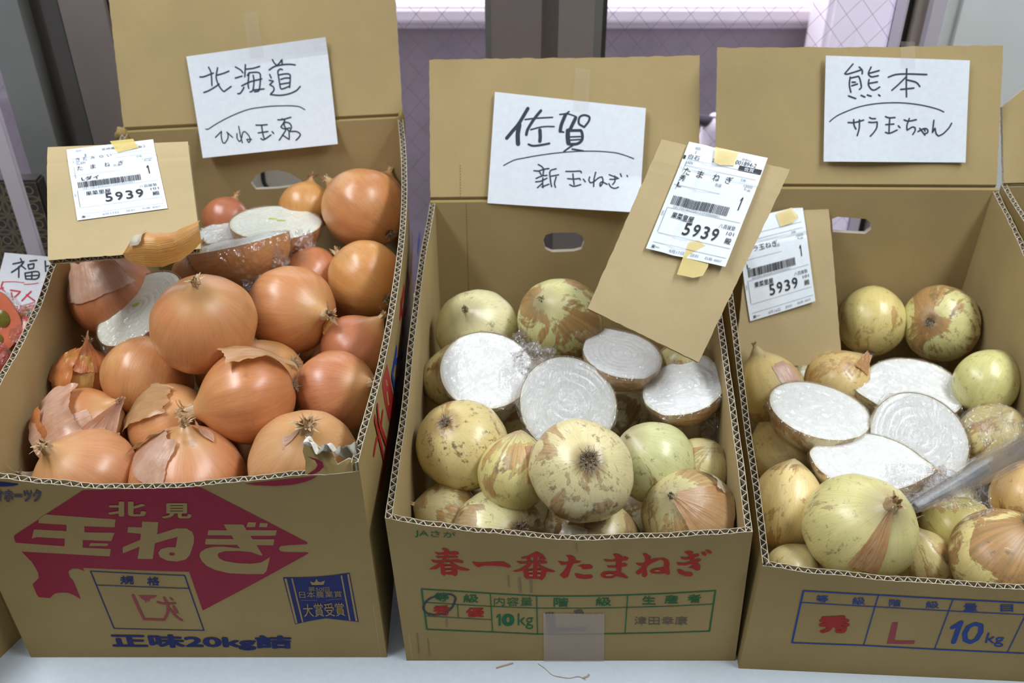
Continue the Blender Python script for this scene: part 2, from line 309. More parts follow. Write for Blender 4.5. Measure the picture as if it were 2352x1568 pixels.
def text_bm(body, bold):
    if body == '1':
        bm = bmesh.new(); fs = [[(.46, 0), (.72, 0), (.72, 1), (.46, 1)], [(.46, 1), (.46, .80), (.2, .68), (.2, .80)], [(.46, 1), (.2, .80), (.30, .86)]]
        for q in fs[:2]: bm.faces.new([bm.verts.new((x, y, 0)) for x, y in q])
        return bm
    c = bpy.data.curves.new('lettering', 'FONT'); c.body = body; c.resolution_u = 3
    o = bpy.data.objects.new('lettering', c); COL.objects.link(o)
    me = bpy.data.meshes.new_from_object(o.evaluated_get(bpy.context.evaluated_depsgraph_get()))
    bpy.data.objects.remove(o); bpy.data.curves.remove(c)
    bm = bmesh.new(); bm.from_mesh(me)
    if bold:                                     # heavier strokes: the outline laid down again a little to each side
        for i in range(8):
            k = len(bm.verts); bm.from_mesh(me); bm.verts.ensure_lookup_table()
            for v in bm.verts[k:]: v.co.x += bold * cos(i * pi / 4); v.co.y += bold * sin(i * pi / 4); v.co.z = (i + 1) * 1.4e-5
    bpy.data.meshes.remove(me)
    xs = [v.co.x for v in bm.verts]; ys = [v.co.y for v in bm.verts]; x0, x1, y0, y1 = min(xs), max(xs), min(ys), max(ys)
    if body == '一': y0, y1 = (y0 + y1) / 2 - .11, (y0 + y1) / 2 + .11
    for v in bm.verts: v.co = ((v.co.x - x0) / (x1 - x0), (v.co.y - y0) / max(1e-6, y1 - y0), v.co.z)
    return bm
def text_on(name, body, bold, q, S, off, mat, parent, cuts=0):
    bm = text_bm(body, bold); TL, TR, BR, BL = [Vector((q[i], q[i + 1], 0)) for i in (0, 2, 4, 6)]
    for v in bm.verts: v.co = (TL * (1 - v.co.x) + TR * v.co.x) * v.co.y + (BL * (1 - v.co.x) + BR * v.co.x) * (1 - v.co.y) + Vector((0, 0, v.co.z))
    bm_to_surf(bm, S, off, cuts); me = bpy.data.meshes.new(name); bm.to_mesh(me); bm.free(); return link(name, me, mat, parent)
def poly_on(name, pts, S, off, mat, parent, cuts=0):
    bm = bmesh.new(); vs = [bm.verts.new((x, y, 0)) for x, y in pts]
    for t in tessellate_polygon([[Vector((x, y, 0)) for x, y in pts]]):
        try: bm.faces.new([vs[i] for i in t])
        except ValueError: pass
    bmesh.ops.recalc_face_normals(bm, faces=bm.faces[:]); bm_to_surf(bm, S, off, cuts); me = bpy.data.meshes.new(name); bm.to_mesh(me); bm.free(); return link(name, me, mat, parent)
pairs = lambda f: [(f[i], f[i + 1]) for i in range(0, len(f), 2)]
def rot_to(axis, twist=0.):
    a = Vector(axis).normalized(); q = Vector((0, 0, 1)).rotation_difference(a).to_matrix(); return (q @ Matrix.Rotation(twist, 3, 'Z')).to_4x4()
# ---------------------------------------------------------------- measured tables (metres, or 0..1 across a sheet)
FLAPS={'L': [[-0.5,0.569,0.326],[-0.141,0.578,0.342],[-0.1473,0.64,0.5036],[-0.5049,0.6389,0.508]],'M': [[-0.1,0.461,0.281],[0.2287,0.461,0.285],[0.2269,0.5466,0.432],[-0.1002,0.5457,0.4264]],'R': [[0.244,0.45,0.305],[0.583,0.45,0.303],[0.5766,0.5198,0.4525],[0.2414,0.518,0.4505]]}
SIGNS={'L': [[-0.4115,0.6025,0.4114],[-0.2342,0.6121,0.4327],[-0.2242,0.565,0.3098],[-0.3987,0.5574,0.2937]],'M': [[-0.0206,0.5256,0.393],[0.1618,0.5149,0.3767],[0.1546,0.4515,0.2678],[-0.0298,0.4587,0.2778]],'R': [[0.3673,0.5143,0.4419],[0.5365,0.5124,0.4368],[0.5408,0.4626,0.3302],[0.3711,0.4627,0.3313]],'T': [[-0.6038,0.3983,0.2431],[-0.5468,0.3957,0.2386],[-0.5604,0.3635,0.1839],[-0.6255,0.3667,0.1893]]}
STROKES={'L': [[1.91,[0.073,0.7894,0.101,0.7872,0.1722,0.8098]],[1.9,[0.1455,0.8708,0.1561,0.8099,0.1478,0.6927]],[1.92,[0.0821,0.636,0.1202,0.6487,0.168,0.6758,0.2012,0.6999]],[1.9,[0.2077,0.8545,0.1898,0.7825,0.1879,0.7398,0.1946,0.6956,0.2094,0.6499,0.226,0.6201,0.2836,0.6617]],[1.91,[0.1933,0.7846,0.2428,0.7948,0.2847,0.8089]],[1.9,[0.3345,0.8402,0.3687,0.805,0.3815,0.7762]],[1.91,[0.3224,0.7356,0.372,0.7458]],[1.9,[0.4077,0.8486,0.3908,0.7346]],[1.91,[0.405,0.8066,0.4571,0.8056,0.5064,0.8156]],[1.92,[0.3232,0.5852,0.3395,0.5852,0.3584,0.609,0.3739,0.6386]],[1.91,[0.3595,0.6544,0.4149,0.6799,0.4563,0.6889,0.5095,0.696]],[1.91,[0.4065,0.6225,0.4078,0.6704,0.4249,0.7687,0.4101,0.7447]],[1.91,[0.4249,0.7687,0.4768,0.7652,0.501,0.7478,0.4996,0.6976,0.4839,0.6097,0.4711,0.5851,0.4447,0.5841]],[1.91,[0.4519,0.7402,0.4518,0.6844,0.4345,0.6018,0.4126,0.5867]],[1.92,[0.4345,0.6018,0.5152,0.5993]],[1.9,[0.6036,0.8619,0.6124,0.8315,0.6294,0.8024,0.6518,0.8247,0.6707,0.8528,0.6674,0.8011]],[1.91,[0.5698,0.7704,0.6086,0.7954,0.6494,0.8016,0.6896,0.8025,0.7291,0.7969,0.7601,0.7853]],[1.91,[0.6649,0.7569,0.6499,0.7674,0.6319,0.7494,0.6302,0.7128,0.632,0.6333,0.6336,0.5907,0.6465,0.578,0.7009,0.5956]],[1.91,[0.6321,0.7125,0.6807,0.7149,0.7118,0.7044,0.7122,0.6676,0.6996,0.5826]],[1.91,[0.6437,0.6684,0.6767,0.6761,0.7085,0.6708]],[1.91,[0.6352,0.6248,0.7001,0.6274]],[1.91,[0.5694,0.7283,0.5777,0.6925]],[1.91,[0.5616,0.674,0.5905,0.6613,0.5591,0.632,0.5847,0.6066,0.5831,0.5723,0.5534,0.5398,0.6203,0.5211,0.6855,0.524,0.7445,0.5464,0.7762,0.5809]],[1.36,[0.0548,0.2814,0.0729,0.2786,0.131,0.3167,0.2185,0.3635,0.3045,0.3993,0.3889,0.424,0.471,0.429,0.5524,0.4281,0.6329,0.4194,0.693,0.4101,0.7523,0.3919,0.7897,0.357]],[1.58,[0.1153,0.1891,0.1674,0.245,0.1594,0.1964,0.1623,0.1351,0.1772,0.1218,0.2027,0.1624,0.2099,0.2055,0.2044,0.2284]],[1.58,[0.2061,0.2254,0.2408,0.1706]],[1.57,[0.2959,0.2723,0.299,0.1758,0.3057,0.1088]],[1.58,[0.2756,0.204,0.2722,0.1577,0.2846,0.1228,0.2987,0.1374,0.3124,0.1849,0.3216,0.2109,0.3364,0.2142,0.357,0.1783,0.3654,0.1442,0.365,0.1223,0.3524,0.1021,0.3399,0.1369,0.3764,0.1316]],[1.86,[0.4221,0.2643,0.4645,0.258,0.5034,0.2576]],[1.86,[0.4622,0.2556,0.4634,0.1737,0.4697,0.1182]],[1.86,[0.4299,0.1868,0.5022,0.1899]],[1.87,[0.4442,0.1301,0.4654,0.1161,0.521,0.1545]],[1.86,[0.5326,0.1854,0.5427,0.165]],[1.86,[0.5848,0.2914,0.6194,0.2889,0.682,0.3011]],[1.86,[0.6162,0.2975,0.6321,0.2736,0.5998,0.219,0.6146,0.2033,0.6345,0.1977,0.6637,0.2016]],[1.86,[0.6358,0.2892,0.6263,0.2367,0.634,0.1924,0.6134,0.1521,0.5765,0.0948]],[1.86,[0.6285,0.2579,0.6489,0.2576,0.668,0.244,0.6772,0.2131,0.6704,0.1871,0.6561,0.1676,0.6426,0.1965]],[1.86,[0.6042,0.1425,0.6502,0.0899,0.6561,0.1676,0.7088,0.16,0.7345,0.1294,0.7192,0.0991,0.6985,0.0777]]],'M': [[4.21,[0.2239,0.8826,0.1722,0.741,0.134,0.6674,0.0976,0.5972]],[4.21,[0.3124,0.6991,0.3177,0.6334,0.3166,0.5957]],[5.36,[0.1749,0.73,0.1689,0.6375,0.175,0.5551]],[1.84,[0.2101,0.7804,0.2781,0.8011,0.39,0.8251]],[1.84,[0.252,0.6941,0.3153,0.7255,0.3566,0.7367,0.4045,0.742]],[1.84,[0.4366,0.8577,0.4842,0.8702,0.518,0.8633,0.5458,0.8527]],[1.84,[0.5152,0.6617,0.5816,0.6733]],[1.84,[0.5165,0.6327,0.5828,0.6471]],[3.52,[0.3102,0.8746,0.2701,0.7943,0.233,0.6974,0.2251,0.6447]],[2.61,[0.2439,0.5595,0.2736,0.5499,0.3233,0.5618,0.3807,0.5846]],[2.6,[0.6024,0.764,0.5677,0.7886,0.5637,0.8289,0.5727,0.8594,0.6012,0.8751,0.6312,0.8618,0.629,0.8205,0.6024,0.764]],[4.21,[0.5422,0.8405,0.5099,0.7282]],[4.21,[0.4741,0.8629,0.4515,0.7669,0.4461,0.7051]],[2.14,[0.4957,0.8921,0.4741,0.8629]],[2.14,[0.4462,0.7022,0.4694,0.6995]],[2.15,[0.5515,0.602,0.5156,0.5653,0.48,0.5229]],[2.15,[0.533,0.5517,0.5666,0.5482,0.6066,0.5426]],[5.36,[0.4966,0.7176,0.4987,0.6567,0.5055,0.602]],[3.45,[0.4957,0.7175,0.583,0.7309,0.5932,0.6925,0.5916,0.6394,0.5619,0.6034,0.51,0.5939]],[1.31,[0.09,0.3502,0.1229,0.3796,0.1633,0.4101,0.2166,0.4306,0.27,0.4513,0.3276,0.4714,0.4101,0.4969,0.4927,0.5186,0.5756,0.5364,0.6379,0.5453,0.7004,0.552,0.763,0.5539,0.8259,0.5512,0.8853,0.5348,0.9408,0.5118]],[1.76,[0.3166,0.3846,0.3381,0.3693,0.3517,0.353]],[1.76,[0.2907,0.324,0.3211,0.3251,0.3553,0.3445,0.3884,0.3549]],[1.76,[0.3277,0.3192,0.3403,0.2917]],[1.76,[0.3555,0.3401,0.3517,0.2862]],[1.76,[0.3084,0.2549,0.3456,0.2811,0.3786,0.2914]],[1.76,[0.3068,0.2236,0.3414,0.2339,0.3799,0.2648]],[1.76,[0.3528,0.2641,0.3535,0.2151,0.3586,0.1755]],[1.76,[0.3519,0.2149,0.322,0.1717]],[1.77,[0.3503,0.1813,0.3953,0.2106]],[1.76,[0.4362,0.3581,0.3975,0.3314,0.4027,0.2561,0.4139,0.1901]],[1.76,[0.4061,0.2855,0.4548,0.3042]],[1.76,[0.4398,0.2824,0.4315,0.2233,0.4396,0.1861]],[1.76,[0.501,0.3408,0.5503,0.3463,0.5948,0.3536,0.6035,0.3388]],[1.76,[0.5482,0.3236,0.5538,0.2724,0.5609,0.2236]],[1.76,[0.5153,0.275,0.5569,0.275,0.5948,0.2859,0.5986,0.2728]],[1.76,[0.5323,0.2205,0.5601,0.2077,0.6039,0.2282]],[1.76,[0.6189,0.2818,0.6328,0.2584]],[1.76,[0.6971,0.354,0.689,0.2873,0.6891,0.2192]],[1.76,[0.6593,0.3067,0.6561,0.2746,0.6668,0.2508,0.6885,0.2645,0.7186,0.3042,0.7405,0.3158,0.7483,0.2848,0.7437,0.2478,0.732,0.2238,0.7305,0.2555,0.7426,0.2705,0.7772,0.2492]],[1.76,[0.7872,0.3416,0.8166,0.329,0.8393,0.3224]],[1.76,[0.7924,0.2988,0.8211,0.302,0.8493,0.3144]],[1.76,[0.8228,0.3342,0.8267,0.2844,0.8123,0.2507]],[1.76,[0.788,0.2572,0.8022,0.2268,0.8283,0.2159,0.8516,0.2298]],[1.76,[0.86,0.3591,0.8676,0.3325]],[1.76,[0.9037,0.3481,0.9074,0.3371]]],'R': [[1.88,[0.1884,0.9292,0.1322,0.8348,0.1591,0.8359,0.2453,0.8757]],[1.89,[0.2324,0.9031,0.2536,0.8732,0.2542,0.8396]],[1.89,[0.172,0.8056,0.167,0.7353,0.1787,0.6627]],[1.89,[0.1763,0.7974,0.2298,0.8162,0.2408,0.7829,0.2503,0.7158,0.2383,0.6928]],[1.89,[0.1853,0.7584,0.2081,0.7593]],[1.89,[0.1838,0.7247,0.2229,0.7429]],[1.89,[0.315,0.9066,0.2976,0.8469,0.3084,0.822,0.3251,0.8142,0.3663,0.8271]],[1.89,[0.3038,0.8472,0.3715,0.8752]],[1.89,[0.3028,0.7881,0.2996,0.74,0.3191,0.6984,0.3441,0.6907,0.3788,0.7202]],[1.89,[0.3035,0.7515,0.3613,0.7677]],[1.89,[0.1627,0.6284,0.2129,0.6046]],[1.89,[0.2497,0.6368,0.277,0.6207]],[1.89,[0.2932,0.641,0.3204,0.6305]],[1.89,[0.372,0.6463,0.3826,0.6353]],[1.89,[0.5635,0.9001,0.5645,0.7667,0.5696,0.6328]],[1.89,[0.437,0.8157,0.4902,0.8433,0.5729,0.8522,0.7055,0.8519]],[1.89,[0.5611,0.8234,0.5129,0.7534,0.4645,0.692]],[1.89,[0.568,0.7952,0.6327,0.7749,0.6606,0.7359]],[1.89,[0.5265,0.7027,0.6195,0.719]],[1.41,[0.0358,0.3815,0.0664,0.4189,0.1033,0.4509,0.1651,0.4893,0.2269,0.5221,0.2971,0.5467,0.3716,0.5631,0.4421,0.5714,0.5168,0.5748,0.5918,0.5707,0.6627,0.5602,0.7171,0.5474,0.7674,0.5315,0.8052,0.5164,0.837,0.4958]],[1.83,[0.1629,0.3758,0.2087,0.3768,0.2707,0.401]],[1.83,[0.2019,0.4051,0.205,0.3511,0.2181,0.3143]],[1.83,[0.2415,0.4032,0.2409,0.3234,0.2276,0.2517]],[1.83,[0.3119,0.4276,0.3287,0.4166,0.3537,0.4172]],[1.83,[0.3065,0.3819,0.3336,0.3796,0.3668,0.3861,0.3637,0.3316,0.3438,0.2853,0.3195,0.2476]],[1.83,[0.424,0.439,0.4492,0.4281,0.4929,0.432]],[1.83,[0.4555,0.4283,0.4528,0.3564,0.4522,0.2845]],[1.83,[0.4277,0.3616,0.4859,0.3687]],[1.84,[0.4272,0.2869,0.4565,0.2788,0.5101,0.3116]],[1.83,[0.5175,0.3521,0.5304,0.3351]],[1.83,[0.5579,0.4106,0.5915,0.3999,0.6453,0.4156]],[1.83,[0.5951,0.4259,0.5799,0.3592,0.581,0.3101,0.6178,0.3427,0.6388,0.3373,0.6394,0.3084,0.6236,0.2704]],[1.84,[0.6605,0.3001,0.7015,0.33,0.7267,0.3218,0.7295,0.2927,0.711,0.2807]],[1.83,[0.6722,0.3322,0.7114,0.2662]],[1.83,[0.7059,0.3213,0.7105,0.304]],[1.83,[0.7703,0.4128,0.763,0.2876,0.7805,0.3403,0.7903,0.2823,0.8075,0.2592,0.8362,0.2802,0.8604,0.3128,0.8804,0.3483,0.894,0.3866]]],'T': [[1.79,[0.2197,0.8035,0.4391,0.8697,0.3529,0.7517,0.2326,0.6461]],[1.79,[0.3486,0.9174,0.389,0.8655]],[1.79,[0.3486,0.7672,0.3954,0.5655]],[1.79,[0.3938,0.7869,0.4926,0.7322]],[1.79,[0.5458,0.8866,0.6849,0.914]],[1.79,[0.5221,0.8137,0.6411,0.8474,0.6451,0.7612,0.5583,0.7379,0.5221,0.8137]],[1.79,[0.4962,0.6536,0.5396,0.5468]],[1.79,[0.4962,0.6536,0.7336,0.7059,0.7835,0.6316,0.7324,0.5641,0.5396,0.5468]],[1.79,[0.6308,0.6812,0.6502,0.5647]],[1.79,[0.5262,0.6009,0.7655,0.6379]],[1.79,[0.8572,0.9127,0.898,0.7202]],[1.79,[0.8786,0.8126,0.9429,0.8306]]],'Tr': [[2.0,[0.1175,0.4528,0.1238,0.3499,0.2178,0.2712]],[2.0,[0.0864,0.3144,0.1571,0.345]],[2.0,[0.3098,0.3117,0.502,0.3061,0.421,0.1873]],[2.0,[0.3376,0.2667,0.4002,0.1456]],[2.0,[0.6967,0.3244,0.6304,0.2312,0.5732,0.1386]],[2.0,[0.6251,0.2544,0.8023,0.1608]],[0.9,[0.1332,0.4543,0.3294,0.4771,0.5249,0.4744]],[0.9,[0.5325,0.4434,0.6734,0.4642,0.7967,0.4944]],[0.9,[0.431,0.0215,0.6245,0.0486,0.807,0.1375]]]}
